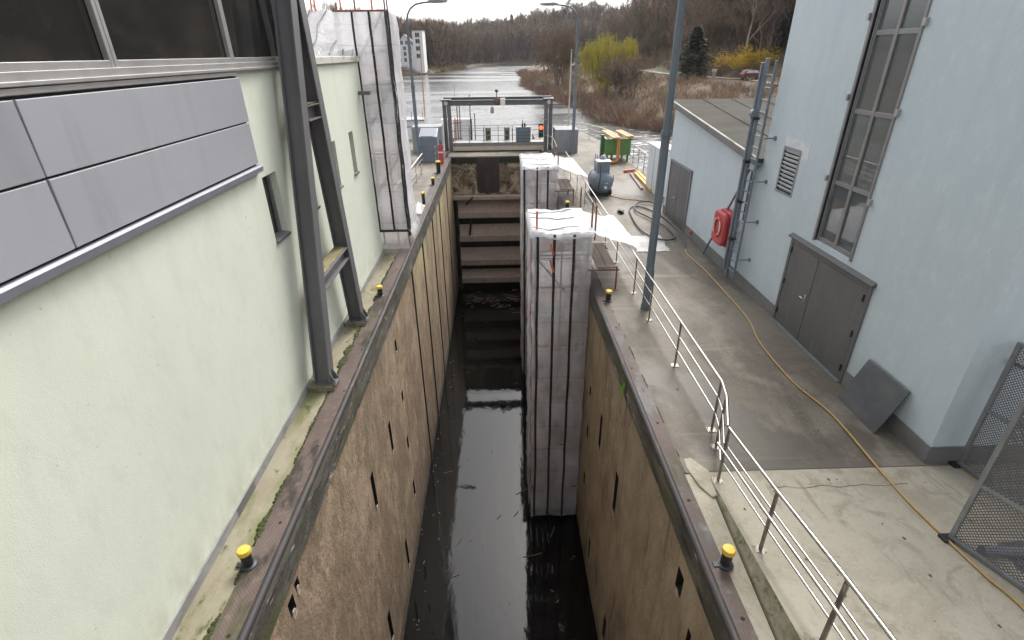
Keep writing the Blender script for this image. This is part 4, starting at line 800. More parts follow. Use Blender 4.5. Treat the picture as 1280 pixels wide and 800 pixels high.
# ------------------------------------------------------------------ sheeted scaffold at the end of the green building
t = thing('sheeted_scaffold', 'tall white sheeted scaffold with sloping cover at the end of the green building', 'scaffold', (-3.8, 18.6, 0))
A = [((-4.75, 17.75), (-3.22, 17.75), (0, -1)), ((-3.22, 17.75), (-3.22, 19.6), (1, 0))]
b = MB()
for k, (P, Q, o) in enumerate(A): wrap_face(b, P, Q, .72, 7.35, o, 50 + k, .05, nu=22, nv=60)
b.build('sheet', 'sheet_w', t, smooth=70)
b = MB()
for k, (P, Q, o) in enumerate(A):
    P2 = (P[0] + .02, P[1]); Q2 = (Q[0], Q[1])
    def fn(u, v, P=P, Q=Q, o=o, k=k):
        x = P[0] + (Q[0] - P[0]) * u; y = P[1] + (Q[1] - P[1]) * u; d = .04 + .10 * math.sin(math.pi * v) + .04 * nz(u * 5, v * 3, 60 + k)
        return (x + o[0] * d, y + o[1] * d, .06 + .66 * v)
    b.grid(fn, 16, 8)
b.build('skirt', 'sheet', t, smooth=70)
for u, w in ((.36, .06), (.68, .07)): strap_on(*A[0][:2], u, .72, 7.4, A[0][2], 50, .05, t, w=w)
b = MB(); n = 70
def edge(a, v):
    z = .5 + 6.9 * v; return (-3.25 + a * .10 + .03 * nz(z * 1.5, 2), 17.66 + a * .22 + .03 * nz(z * 2, 5), z)
b.grid(edge, 3, n); b.build('corner_netting', 'strap', t, smooth=60)
b = MB(); b.box((-4.72, 17.63, .69), (-3.18, 17.70, .77)); b.build('strap', 'strap', t, bevel=.02)
b = MB(); b.tube([(-4.75, 17.68, 7.37), (-3.2, 17.68, 7.37)], .03, 6); b.build('ledger', 'tube', t)
for x, zt, c in ((-4.12, 8.6, 'tube'), (-3.62, 7.75, 'orange'), (-3.25, 9.3, 'tube'), (-3.45, 9.2, 'tube_g'), (-4.66, 7.6, 'tube')):
    b = MB(); b.tube([(x, 17.86 if x != -3.45 else 19.4, .1), (x, 17.86 if x != -3.45 else 19.4, zt)], .026, 7); b.build('standard', c, t, smooth=50)
for z in (1.2, 2.3, 3.3, 4.4, 5.4, 6.4):
    b = MB(); b.tube([(-4.75, 17.84, z), (-3.22, 17.84, z)], .026, 6); b.tube([(-3.30, 17.8, z + .05), (-3.30, 19.6, z + .05)], .026, 6); b.build('ledger', 'tube_g' if z % 2 < 1.2 else 'tube', t)
for z in (1.2, 3.3, 5.4):
    b = MB(); b.tube([(-4.7, 17.83, z), (-3.3, 17.83, z + 2)], .024, 6); b.build('brace', 'tube_g', t)
    b = MB(); b.box((-4.7, 17.9, z + .06), (-3.3, 19.5, z + .1)); b.build('deck', 'plank', t)
b = MB()
def slope(u, v):
    x = -4.3 - u * 5.0; y = 17.42 + v * 2.5; z = 6.22 + v * 1.35 + .06 * nz(u * 9, v * 3, 70) + .03 * nz(u * 20, v * 6, 71) - (.06 * abs(math.sin(u * 25)))
    return (x, y, z)
b.grid(slope, 50, 14); b.add([(-4.3, 17.42, 6.22), (-4.3, 19.92, 7.57), (-4.3, 19.92, 6.2)], [(0, 1, 2)]); b.build('sloping_cover', 'cover', t, smooth=70)
for k, u in enumerate((.05, .12, .25, .36)):
    b = MB(); pts = [Vector(slope(u + .012 * math.sin(v * 9 + k), v)) + Vector((0, -.02, .03)) for v in np.linspace(0.02, .98, 16)]
    b.tube(pts, .022 if k % 2 else .014, 5); b.build('tie_cord', 'iron' if k != 1 else 'tube_g', t)
for x, y in ((-5.05, 19.9), (-6.0, 19.9), (-5.9, 19.95)):
    b = MB(); b.tube([(x, y, 6.9), (x, y, 7.95)], .026, 7); b.build('standard', 'orange', t)
b = MB(); b.tube([(-7.5, 20.1, 8.1), (-5.35, 20.1, 8.1)], .03, 6); b.build('ledger', 'tube_g', t)

# low sheeted scaffolds on the far left approach
t = thing('low_sheeted_scaffold', 'low white sheeted scaffold on the far left quay behind the lamp', 'scaffold', (-6.8, 44.6, 0))
b = MB(); wrap_face(b, (-8.4, 44.6), (-5.9, 44.6), .05, 1.5, (0, -1), 81, .06, nu=20, nv=12); wrap_face(b, (-5.9, 44.6), (-5.9, 46.5), .05, 1.5, (1, 0), 82, .06, nu=12, nv=12)
b.grid(lambda u, v: (-8.4 + 2.5 * u, 44.6 + 1.9 * v, 1.52 + .1 * nz(u * 4, v * 4, 83)), 14, 10); b.build('sheet', 'cover', t, smooth=70)
b = MB(); b.tube([(-8.4, 44.5, .95), (-5.9, 44.5, 1.0)], .03, 6); b.build('strap', 'iron', t)
b = MB(); b.tube([(-8.4, 44.5, 1.42), (-5.9, 44.5, 1.44)], .03, 6); b.build('strap', 'iron', t)
for x in (-7.9, -6.9, -6.0):
    b = MB(); b.tube([(x, 44.7, 1.4), (x, 44.7, 2.1)], .025, 6); b.build('standard', 'tube_g', t)
t = thing('river_scaffold', 'white sheeted scaffold with tall poles beyond the left gantry post', 'scaffold', (-3.1, 45.6, -1.5))
b = MB(); wrap_face(b, (-3.6, 45), (-2.15, 45), -.9, 1.45, (0, -1), 91, .05, nu=14, nv=14); wrap_face(b, (-2.15, 45), (-2.15, 46.2), -.9, 1.45, (1, 0), 92, .05, nu=8, nv=14)
b.grid(lambda u, v: (-4.6 + 2.45 * u, 45 + 1.2 * v, 1.42 + .12 * nz(u * 4, v * 4, 93)), 14, 8); b.build('sheet', 'cover', t, smooth=70)
for x, zt, c in ((-3.25, 2.9, 'tube'), (-3.05, 2.8, 'tube'), (-2.2, 3.3, 'tube_g'), (-1.85, 1.9, 'tube_g'), (-3.75, 1.7, 'orange'), (-3.45, 1.6, 'orange')):
    b = MB(); b.tube([(x, 44.9, -1.7), (x, 44.9, zt)], .045, 6); b.build('standard', c, t)
for z in (-.1, .5, 1.1):
    b = MB(); b.tube([(-4.3, 44.88, z), (-2.9, 44.88, z + .1)], .03, 6); b.build('ledger', 'tube', t)
b = MB(); b.tube([(-2.15, 44.9, -.9), (-2.15, 44.9, 1.5)], .06, 6); b.build('strap', 'strap', t)

# ================================================================== RAILINGS
def rail(name, label, posts, path_top, bars, lean=None, h=1.08, post='post', r=.025, base=True, group=None):
    t = thing(name, label, 'railing', (posts[0][0], posts[0][1], 0), group)
    for (x, y, z) in posts:
        b = MB(); b.box((x - .013, y - .028, z), (x + .013, y + .028, z + h)); p = b.build('post', post, t, bevel=.003)
        if base:
            b = MB(); b.box((x - .08, y - .07, z), (x + .08, y + .07, z + .012))
            for sx in (-.055, .055):
                for sy in (-.045, .045): b.lathe((x + sx, y + sy, z + .012), [(.010, 0), (.010, .014)], 6)
            b.build('foot_plate', 'post', p)
    b = MB(); b.tube(path_top, r, 10); b.build('handrail', 'stainless', t, smooth=50)
    for path, rr in bars:
        b = MB(); b.tube(path, rr, 8); b.build('bar', 'stainless', t, smooth=50)
    return t
RX = 3.83
pr = [(3.50, 2.1, rampz(2.1)), (3.50, 3.4, rampz(3.4)), (3.46, 4.75, rampz(4.75)), (3.45, 6.18, .02)]
zt = lambda y: rampz(y) + 1.09
P_ = lambda dz, dx=0.0: [(3.52 + dx, 0.6, rampz(.6) + dz), (3.51 + dx, 2.1, rampz(2.1) + dz), (3.50 + dx, 3.4, rampz(3.4) + dz), (3.455 + dx, 4.75, rampz(4.75) + dz), (3.44 + dx, 6.18, .02 + dz)]
rail('ramp_railing', 'stainless railing along the near pale ramp, with an extra sloping handrail', pr,
     P_(1.09), [(P_(.74, .02), .017), (P_(.40, .02), .017), (P_(.80, -.13), .022)])
rl = [x for x in bpy.data.objects if x.name == 'ramp_railing'][0]
for p in (pr[1], pr[3]):
    b = MB(); b.tube([(p[0], p[1], p[2] + .70), (p[0] - .07, p[1], p[2] + .70), (p[0] - .13, p[1], p[2] + .79)], .009, 6); b.build('bracket', 'post', rl)
ys = [7.47, 9.69, 11.9, 13.6, 16.1, 18.1, 20.6, 23.2, 25.8, 28.4, 31.0]
full = lambda z: [(3.44, 6.22, z + .02), (3.74, 7.02, z), (RX, 7.45, z), (RX, 12.0, z), (3.85, 20, z), (3.9, 31, z)]
rail('quay_railing', 'long stainless railing along the right quay with three bars', [(3.73, 7.0, 0)] + [(RX + .0035 * max(0, y - 12), y, 0) for y in ys], full(1.09), [(full(.74), .019), (full(.40), .019)])
ysl = [24.6, 26.5, 28.6, 30.6]
lp = lambda z: [(-4.5, 22.0, z), (-4.42, 31.2, z)]
rail('left_railing', 'pale handrailed railing on the far left quay beside the lamp', [(-4.46, y, 0) for y in ysl], lp(1.06), [(lp(.78), .016), (lp(.52), .016), (lp(.26), .016)], r=.05)
t = rail('short_railing', 'short galvanised railing in front of the left gantry post', [(-3.95, 33.6, 0), (-3.92, 35.2, 0), (-3.9, 36.9, 0)], [(-3.95, 33.5, 1.05), (-3.9, 37.6, 1.05)], [([(-3.95, 33.5, .7), (-3.9, 37.6, .7)], .018), ([(-3.95, 33.5, .35), (-3.9, 37.6, .35)], .018)], r=.026)
t = rail('short_railing', 'short galvanised railing to the right of the gantry beside the grey block', [(3.55, 33.4, 0), (3.75, 36.6, 0)], [(3.5, 37.6, 1.1), (3.75, 36.6, 1.05), (3.6, 33.0, 1.05)], [([(3.5, 37.6, .6), (3.75, 36.6, .55), (3.6, 33.0, .55)], .018)], r=.026)
fr = lambda z: [(8.32, 28.6, z), (8.38, 33, z), (8.3, 38.5, z), (7.9, 41.5, z), (7.0, 44.2, z), (5.6, 46.2, z)]
rail('river_railing', 'railing with many posts along the river edge beside the green container', [(8.32, 28.8, 0), (8.33, 30.2, 0), (8.35, 31.6, 0), (8.37, 33.0, 0), (8.34, 35.4, 0), (8.31, 37.8, 0), (8.0, 40.9, 0), (7.3, 43.3, 0)], fr(1.08), [(fr(.75), .018), (fr(.42), .018)], r=.03)

# ================================================================== LAMPS, MASTS
def lamp_post(label, x, y, side, h=7.75, group='street lamps on the quays'):
    t = thing('street_lamp', label, 'street lamp', (x, y, 0), group)
    b = MB(); b.lathe((x, y, 0), [(.125, 0), (.125, .12), (.105, .16), (.103, h * .59), (.088, h * .60), (.078, h)], 16); b.build('pole', 'lamp', t, smooth=40)
    b = MB(); b.lathe((x, y, h * .575), [(.118, 0), (.122, .03), (.122, .10), (.11, .14)], 16); b.build('collar', 'lamp', t, smooth=40)
    s = side
    b = MB(); b.tube([(x, y, h - .2), (x, y, h + .1), (x + s * .06, y, h + .42), (x + s * .25, y, h + .72), (x + s * .55, y, h + .92), (x + s * .95, y, h + 1.0), (x + s * 1.35, y, h + 1.03)], [.05] * 7, 10); b.build('arm', 'lamp', t, smooth=50)
    b = MB(); b.prism([(x + s * 1.25, h + .98), (x + s * 2.35, h + 1.03), (x + s * 2.38, h + 1.12), (x + s * 1.5, h + 1.17), (x + s * 1.25, h + 1.10)], y - .12, y + .12); b.build('lantern', 'frame_d', t, bevel=.03)
    b = MB(); b.box((min(x + s * 1.5, x + s * 2.3), y - .09, h + .97), (max(x + s * 1.5, x + s * 2.3), y + .09, h + 1.0)); b.build('lens', 'cap', t)
    b = MB(); b.box((x + .098, y - .05, .7), (x + .112, y + .05, 1.15)); b.build('hatch', 'lamp', t)
    return t
lamp_post('nearest blue-grey lamp post, rising out of the picture through the quay railing', 3.92, 12.6, -1)
lamp_post('curved lamp post at the right end of the gantry, arm reaching left', 5.1, 36.7, -1)
lamp_post('curved lamp post on the far left quay, arm reaching right over the rail', -5.0, 33.9, 1)
t = tag(MB().tube([(5.86, 45.4, 0), (5.9, 45.4, 6.4)], [.07, .045], 8).build('mast', 'cap', smooth=50), 'thin pale pole standing between the gantry and the right lamp post', 'pole')
t = tag(MB().tube([(-5.95, 45.4, 0), (-5.85, 45.4, 6.9)], [.055, .035], 8).build('mast', 'timber_o', smooth=50), 'thin tan pole behind the far left lamp post', 'pole')

# ================================================================== BOLLARDS
def bollard(label, x, y, r=.075, h=.24, z=0.012):
    t = thing('bollard', label, 'bollard', (x, y, z), 'yellow capped mooring bollards')
    b = MB(); b.lathe((x, y, z), [(r * 1.5, 0), (r * 1.45, .015), (r * .95, .03), (r * .95, h)], 16)
    b.box((x - r * 2.2, y - r * .5, z), (x, y + r * .5, z + .018)); b.build('stem', 'iron', t, smooth=40)
    b = MB(); b.lathe((x, y, z + h), [(r * .95, 0), (r * 1.18, .006), (r * 1.2, .05), (r * 1.05, .075), (r * .5, .085)], 18); b.build('cap', 'yellow', t, smooth=40)
    return t
bollard('yellow capped bollard nearest the camera on the left coping', -3.56, 4.88)
bollard('yellow capped bollard nearest the camera on the right coping', 2.97, 4.66)
bollard('yellow capped bollard on the left coping beyond the A-frame', -3.50, 13.75)
bollard('yellow capped bollard on the right coping beside the nearest scaffold landing', 3.0, 13.1)
bollard('yellow capped bollard on the right coping beside the farther scaffold landing', 3.0, 22.6, r=.085, h=.3)
bollard('yellow capped bollard on the left coping just past the sheeted scaffold', -3.50, 23.9, r=.08, h=.5)
bollard('small yellow capped bollard second past the sheeted scaffold', -3.50, 27.9, r=.09, h=.32)
bollard('largest yellow capped bollard at the far end of the left coping', -3.50, 30.9, r=.13, h=.62)

# ================================================================== SMALL THINGS ON THE LEFT QUAY
t = thing('control_desk', 'blue-grey control desk with a dark sloping top beside the left gantry post', 'cabinet', (-4.4, 35, 0))
b = MB(); b.prism([(34.4, 0), (35.7, 0), (35.7, 1.95), (34.4, 1.55)], -5.0, -3.85, axis='x'); b.build('body', 'bluegrey', t, bevel=.03)
b = MB(); b.prism([(34.42, 1.57), (35.6, 1.935), (35.6, 1.96), (34.42, 1.595)], -4.9, -4.08, axis='x'); b.build('top_panel', 'pvc', t)
b = MB()
for z in (.35, .65, .95): b.box((-4.95, 34.385, z), (-4.0, 34.4, z + .05))
b.build('vent_slots', 'pvc', t)
t = tag(MB().box((-6.0, 38.2, 0), (-3.95, 40, 1.7)).build('grey_block', 'greyblock', bevel=.02), 'plain grey block behind the blue-grey control desk', 'block')
t = thing('hazard_board', 'narrow red board with a white band beside the biggest left bollard', 'sign', (-3.6, 33.5, 0))
b = MB(); b.box((-3.72, 33.5, .05), (-3.42, 33.55, 1.2)); b.build('board', 'red', t, bevel=.01)
b = MB(); b.box((-3.715, 33.492, .72), (-3.425, 33.498, .80)); b.build('stripe', 'white', t)
b = MB(); b.tube([(-3.6, 33.58, 0), (-3.6, 33.58, 1.5)], .025, 6); b.tube([(-3.53, 33.58, 0), (-3.53, 33.58, 1.4)], .02, 6); b.build('post', 'iron', t)
t = thing('mooring_ring', 'dark iron ring arm lying on the left coping near the scaffold', 'ring', (-3.6, 20.9, 0))
b = MB(); b.tube([(-3.95, 20.8, .04), (-3.4, 21.1, .04)], .03, 6); b.build('arm', 'iron', t)
b = MB(); b.tube([(-3.85 + .12 * math.cos(a), 20.85 + .12 * math.sin(a), .06) for a in np.linspace(0, 6.283, 15)], .025, 6); b.build('ring', 'iron', t)
t = thing('crumpled_sheet', 'small crumpled white sheet on the left coping beside the bollard', 'sheet', (-3.6, 22.8, 0))
b = MB(); b.grid(lambda u, v: (-3.85 + .45 * u, 22.2 + 1.5 * v, .02 + .28 * math.sin(math.pi * u) * math.sin(math.pi * v) + .10 * abs(nz(u * 6, v * 8))), 12, 16); b.build('sheet', 'cover', t, smooth=60)

# ================================================================== RIGHT QUAY
t = tag(MB().box((3.95, 37.1, 0), (5.5, 39.2, 1.52)).build('grey_block', 'greyblock', bevel=.02), 'plain grey block beside the right gantry post behind the lamp', 'block')
t = thing('white_cabinet', 'tall pale cabinet standing at the far end of the annex', 'cabinet', (8.3, 26.2, 0))
b = MB(); b.box((7.55, 24.6, 0), (8.3, 26.7, 2.15)); b.build('body', 'cabinet', t, bevel=.015)
b = MB(); b.box((7.5, 24.55, 2.15), (8.35, 26.75, 2.2)); b.build('lid', 'white', t, bevel=.01)
b = MB(); b.box((7.54, 25.6, .1), (7.55, 25.62, 2.1)); b.build('door_seam', 'steel', t)

t = thing('compressor', 'blue-grey pressure tank with a box on top standing on the quay', 'machine', (4.95, 25.4, 0))
b = MB(); b.lathe((4.95, 24.7, .66), [(.12, -.12), (.34, -.05), (.47, .06), (.52, .2), (.52, 1.3), (.47, 1.45), (.3, 1.55), (.12, 1.6)], 28, axis='y'); b.build('tank', 'bluegrey', t, smooth=40)
for y in (25.05, 25.85):
    b = MB(); b.lathe((4.95, y, .66), [(.535, 0), (.535, .05)], 28, axis='y'); b.build('tank_band', 'pvc', t)
b = MB(); b.box((4.55, 24.85, .06), (4.67, 26.2, .22)); b.box((5.23, 24.85, .06), (5.35, 26.2, .22)); b.box((4.5, 24.9, .2), (5.4, 25.0, .32)); b.box((4.5, 26.0, .2), (5.4, 26.1, .32)); b.build('skid', 'iron', t)
for x in (4.5, 5.42):
    b = MB(); b.lathe((x, 25.2, .16), [(.16, -.05), (.16, .05)], 16, axis='x'); b.build('wheel', 'rubber', t)
b = MB(); b.box((4.66, 24.85, 1.05), (5.26, 25.75, 1.62)); b.build('motor_box', 'bluegrey', t, bevel=.02)
b = MB(); b.box((4.62, 24.8, 1.62), (5.30, 25.3, 1.66)); b.build('lid', 'cabinet', t)
b = MB(); b.tube([(4.62, 24.82, 1.66), (4.62, 24.82, 1.95), (4.62, 25.3, 1.95), (4.62, 25.3, 1.66)], .018, 6); b.lathe((5.0, 25.4, 1.62), [(.16, 0), (.18, .1), (.08, .2)], 12); b.build('fittings', 'pvc', t)
b = MB(); b.tube([(4.8, 24.84, 1.5), (4.78, 24.6, 1.2), (4.75, 24.55, .7), (4.72, 24.6, .4)], .02, 6); b.build('cable', 'rubber', t)
b = MB(); b.lathe((5.05, 24.6, .55), [(.20, -.0), (.20, .12)], 4, axis='y'); b.build('blue_panel', 'blue_paint', t)
b = MB(); b.box((5.0, 24.575, .42), (5.12, 24.598, .55)); b.box((4.98, 24.58, .66), (5.16, 24.598, .70)); b.build('panel_marks', 'white', t)
b = MB(); b.tube([(5.46, 25.0, 1.0), (5.5, 25.0, .7), (5.5, 25.6, .4)], .02, 6); b.build('hose_stub', 'rubber', t)

t = thing('green_container', 'green steel container on legs at the river edge with timbers on top', 'container', (7.5, 34.4, 0))
b = MB()
b.box((6.75, 33.5, .42), (8.3, 35.4, .46)); b.box((6.75, 33.5, .46), (8.3, 33.54, 1.38)); b.box((6.75, 35.36, .46), (8.3, 35.4, 1.38)); b.box((6.75, 33.54, .46), (6.79, 35.36, 1.38)); b.box((8.26, 33.54, .46), (8.3, 35.36, 1.38)); b.build('tub', 'green_paint', t, bevel=.015)
b = MB(); b.box((6.70, 33.45, 1.32), (8.35, 33.5, 1.40)); b.box((6.70, 33.5, 1.32), (6.75, 35.45, 1.40)); b.build('rim', 'green_paint', t)
for x, y in ((6.85, 33.6), (8.15, 33.6), (6.85, 35.2), (8.15, 35.2), (7.15, 33.62)):
    b = MB(); b.tube([(x, y, 0), (x, y, .45)], .07, 8); b.build('leg', 'green_paint', t, smooth=50)
b = MB(); b.box((6.55, 34.2, .1), (6.75, 34.5, 1.55)); b.build('side_post', mat('dark_green_paint', (.05, .14, .07), .5), t)
b = MB(); b.grid(lambda u, v: (6.8 + 1.45 * u, 33.55 + 1.8 * v, 1.36 - .25 * math.sin(math.pi * u) * math.sin(math.pi * v)), 8, 8); b.build('lining_sheet', 'white', t, smooth=60)
for k, (x0, x1, y1) in enumerate(((7.05, 7.28, 33.0), (7.32, 7.5, 32.95), (7.95, 8.2, 33.3), (8.24, 8.4, 33.35))):
    b = MB(); b.bar(((x0 + x1) / 2 - .1, 36.4, 1.5), ((x0 + x1) / 2, y1, 1.5 + .01 * k), x1 - x0, .11)
    lab = ['tan timber across the green container, leftmost of four', 'tan timber across the green container, second from the left', 'tan timber across the green container, third from the left', 'tan timber across the green container, rightmost of four'][k]
    tag(b.build('timber', 'timber_o', bevel=.01), lab, 'timber', 'timbers across the green container')
t = tag(MB().tube([(7.4, 33.25, 1.42), (7.42, 33.15, 1.38), (7.42, 33.12, 1.25), (7.42, 33.05, .3), (7.36, 32.98, .16), (7.2, 32.9, .12), (6.35, 32.6, .10)], .105, 10).build('drain_pipe', 'amber', smooth=50), 'orange-brown pipe running down the front of the green container', 'pipe')
for k, (p, q, w, m, lab) in enumerate((((7.95, 30.0, .08), (7.78, 25.6, .08), .16, 'timber_y', 'bright yellow beam on the quay, nearest the river railing'), ((7.74, 29.6, .08), (7.54, 25.5, .08), .15, 'timber_y', 'yellow beam lying in the middle of the three on the quay'), ((7.5, 29.8, .05), (7.2, 26.0, .05), .12, 'plank', 'dark weathered beam beside the two yellow beams'))):
    b = MB(); b.bar(p, q, w, .14 if m == 'timber_y' else .09); tag(b.build('beam', m, bevel=.012), lab, 'beam')
t = tag(MB().tube([(7.45, 30.5, .08), (7.2, 30.2, .08), (7.6, 30.4, .10), (7.9, 30.6, .08)], .07, 8).build('coil', 'orange', smooth=50), 'orange hose end lying before the yellow beams', 'hose')
b = MB()
for k in range(14):
    a = random.uniform(0, 6.28); b.bar((5.25 + .12 * math.cos(a), 21.9 + .2 * math.sin(a), .03 + .01 * k), (5.25 - .16 * math.cos(a + .4), 21.9 - .2 * math.sin(a + .4), .05 + .008 * k), .06, .03)
tag(b.build('cable_heap', 'rubber'), 'small dark heap of cable on the quay before the compressor', 'cable')
t = thing('ground_sheet', 'pale plastic sheet spread flat on the quay near the black cable', 'sheet', (5.4, 18, 0))
b = MB(); b.grid(lambda u, v: (4.75 + 1.15 * u + .18 * v + .08 * nz(v * 4, u), 17.0 + 1.75 * v + .1 * nz(u * 4, 3), .014 + .028 * abs(nz(u * 6, v * 7))), 22, 22); b.build('sheet', mat('dusty_plastic', (.42, .41, .39), .6, layers=[dict(sc=(1.5, 1.5, 1), lo=.45, hi=.65, col=(.26, .245, .22), fac=.8)]), t, smooth=60)
def curve_pts(pts, n=8):
    out = []; P = [Vector(p) for p in pts]
    for i in range(len(P) - 1):
        p0, p1, p2, p3 = P[max(i - 1, 0)], P[i], P[i + 1], P[min(i + 2, len(P) - 1)]
        for k in range(n):
            s = k / n; out.append(.5 * ((2 * p1) + (-p0 + p2) * s + (2 * p0 - 5 * p1 + 4 * p2 - p3) * s * s + (-p0 + 3 * p1 - 3 * p2 + p3) * s ** 3))
    return out + [P[-1]]
hp = [(6.02, 2.4, rampz(2.4)), (6.14, 3.7, rampz(3.7)), (6.1, 4.2, rampz(4.2)), (6.1, 4.88, rampz(4.88)), (6.12, 5.5, rampz(5.5)), (6.2, 6.3, .012), (6.27, 7.78, 0), (6.09, 8.93, 0), (6.14, 10.54, 0), (6.39, 11.78, 0), (6.46, 13.54, 0), (6.48, 15.22, 0), (6.40, 16.54, 0), (6.52, 17.2, 0)]
tag(MB().tube(curve_pts([(x, y, z + .03) for x, y, z in hp]), .018, 8).build('hose', 'hose', smooth=60), 'long yellow hose lying along the quay past the double door', 'hose')
cp = [(6.52, 17.2), (6.75, 18.2), (6.9, 19.9), (6.75, 21.6), (6.3, 22.7), (5.75, 22.4), (5.5, 20.6), (5.5, 19.0), (5.9, 18.1), (6.45, 18.2), (6.55, 19.4), (6.2, 20.9), (5.9, 22.0), (6.3, 23.2), (6.9, 23.3), (7.0, 22.6)]
tag(MB().tube(curve_pts([(x, y, .03 + .006 * i) for i, (x, y) in enumerate(cp)]), .032, 8).build('black_cable', 'rubber', smooth=60), 'thick black cable lying in loops on the quay', 'cable')
tag(MB().tube(curve_pts([(5.35, 24.9, .03), (5.9, 24.2, .03), (6.6, 23.9, .03), (7.3, 23.3, .03), (7.0, 22.8, .06)]), .018, 6).build('brown_cable', 'tube', smooth=60), 'thin brown cable running from the compressor across the quay', 'cable')

# ladder, lifebuoy box, prop, plate
t = thing('ladder', 'tall blue-grey ladder fixed upright beside the corner of the annex', 'ladder', (6.85, 14.0, 0))
LX = 6.82
b = MB(); b.box((LX - .045, 14.32, .12), (LX + .045, 14.40, 6.05)); b.build('stile', 'ladder', t, bevel=.01)
b = MB(); b.box((LX - .03, 13.86, .05), (LX + .03, 13.91, 6.0)); b.build('stile', 'ladder', t, bevel=.01)
b = MB(); b.box((LX - .10, 14.42, .35), (LX - .02, 14.50, 5.95)); b.build('guide_rail', 'ladder', t, bevel=.01)
for z in np.arange(.45, 5.9, .29):
    b = MB(); b.tube([(LX, 13.9, z), (LX, 14.33, z)], .021, 6); b.build('rung', 'ladder', t)
for z in (.9, 2.0, 3.1, 4.2):
    b = MB(); b.tube([(LX, 13.88, z), (LX, 13.70, z + .02), (XW - .01, 13.70, z + .02)], .02, 6); b.lathe((XW, 13.70, z + .02), [(.06, -.03), (.06, 0)], 8, axis='x'); b.build('wall_bracket', 'ladder', t)
    b = MB(); b.box((LX - .12, 14.28, z + .4), (LX + .05, 14.44, z + .47)); b.build('clamp', 'iron', t)
b = MB(); b.lathe((LX - .06, 14.42, 4.75), [(.11, -.08), (.11, .08)], 12, axis='y'); b.build('hoist_wheel', 'ladder', t)
t = tag(MB().bar((6.98, 16.7, .03), (6.95, 14.45, 3.3), .045, .045).build('prop_bar', 'lamp'), 'thin dark bar leaning diagonally against the annex behind the red box', 'bar')
t = thing('lifebuoy_box', 'red plastic lifebuoy box fixed on the annex wall left of the ladder', 'lifebuoy box', (6.9, 15.25, 1.35))
def rrect(cy, cz, w, h, r, n=6):
    out = []
    for sx, sz, a0 in ((1, 1, 0), (-1, 1, 90), (-1, -1, 180), (1, -1, 270)):
        for k in range(n + 1):
            a = math.radians(a0 + 90 * k / n); out.append((cy + sx * (w / 2 - r) + r * math.cos(a), cz + sz * (h / 2 - r) + r * math.sin(a)))
    return out
b = MB(); b.prism(rrect(15.28, 1.38, .92, 1.06, .2), 6.86, 7.09, axis='x'); b.build('back_shell', 'red', t, bevel=.03)
b = MB(); b.prism(rrect(15.28, 1.38, .86, 1.0, .2), 6.70, 6.855, axis='x'); fs = b.build('front_shell', 'red', t, bevel=.05)
b = MB(); b.tube([(6.69, 15.28 + .19 * math.cos(a), 1.40 + .27 * math.sin(a)) for a in np.linspace(0, 6.2832, 25)], .04, 8); b.build('ring_relief', 'red', fs, smooth=60)
b = MB(); b.tube([(6.66, 15.28 + .23 * math.cos(a), 1.42 + .30 * math.sin(a)) for a in np.linspace(-.75, .75, 9)], .022, 6); b.build('white_mark', 'white', fs, smooth=60)
b = MB(); b.tube([(6.66, 15.28 + .23 * math.cos(a), 1.42 + .30 * math.sin(a)) for a in np.linspace(2.4, 3.9, 9)], .022, 6); b.build('white_mark', 'white', fs, smooth=60)
b = MB(); b.box((6.69, 15.12, .92), (6.72, 15.44, 1.0)); b.build('latch', 'red', fs, bevel=.01)
b = MB()
pl = [(6.72, 7.24, -.0), (6.72, 8.36, .0), (7.03, 8.30, .93), (7.03, 7.20, .93)]
b.add([(x, y, z) for x, y, z in pl] + [(x + .035, y, z + .01) for x, y, z in pl], [(0, 1, 2, 3), (7, 6, 5, 4), (0, 4, 5, 1), (1, 5, 6, 2), (2, 6, 7, 3), (3, 7, 4, 0)])
tag(b.build('leaning_plate', 'slate', bevel=.004), 'square dark mottled plate leaning against the blue wall', 'plate')

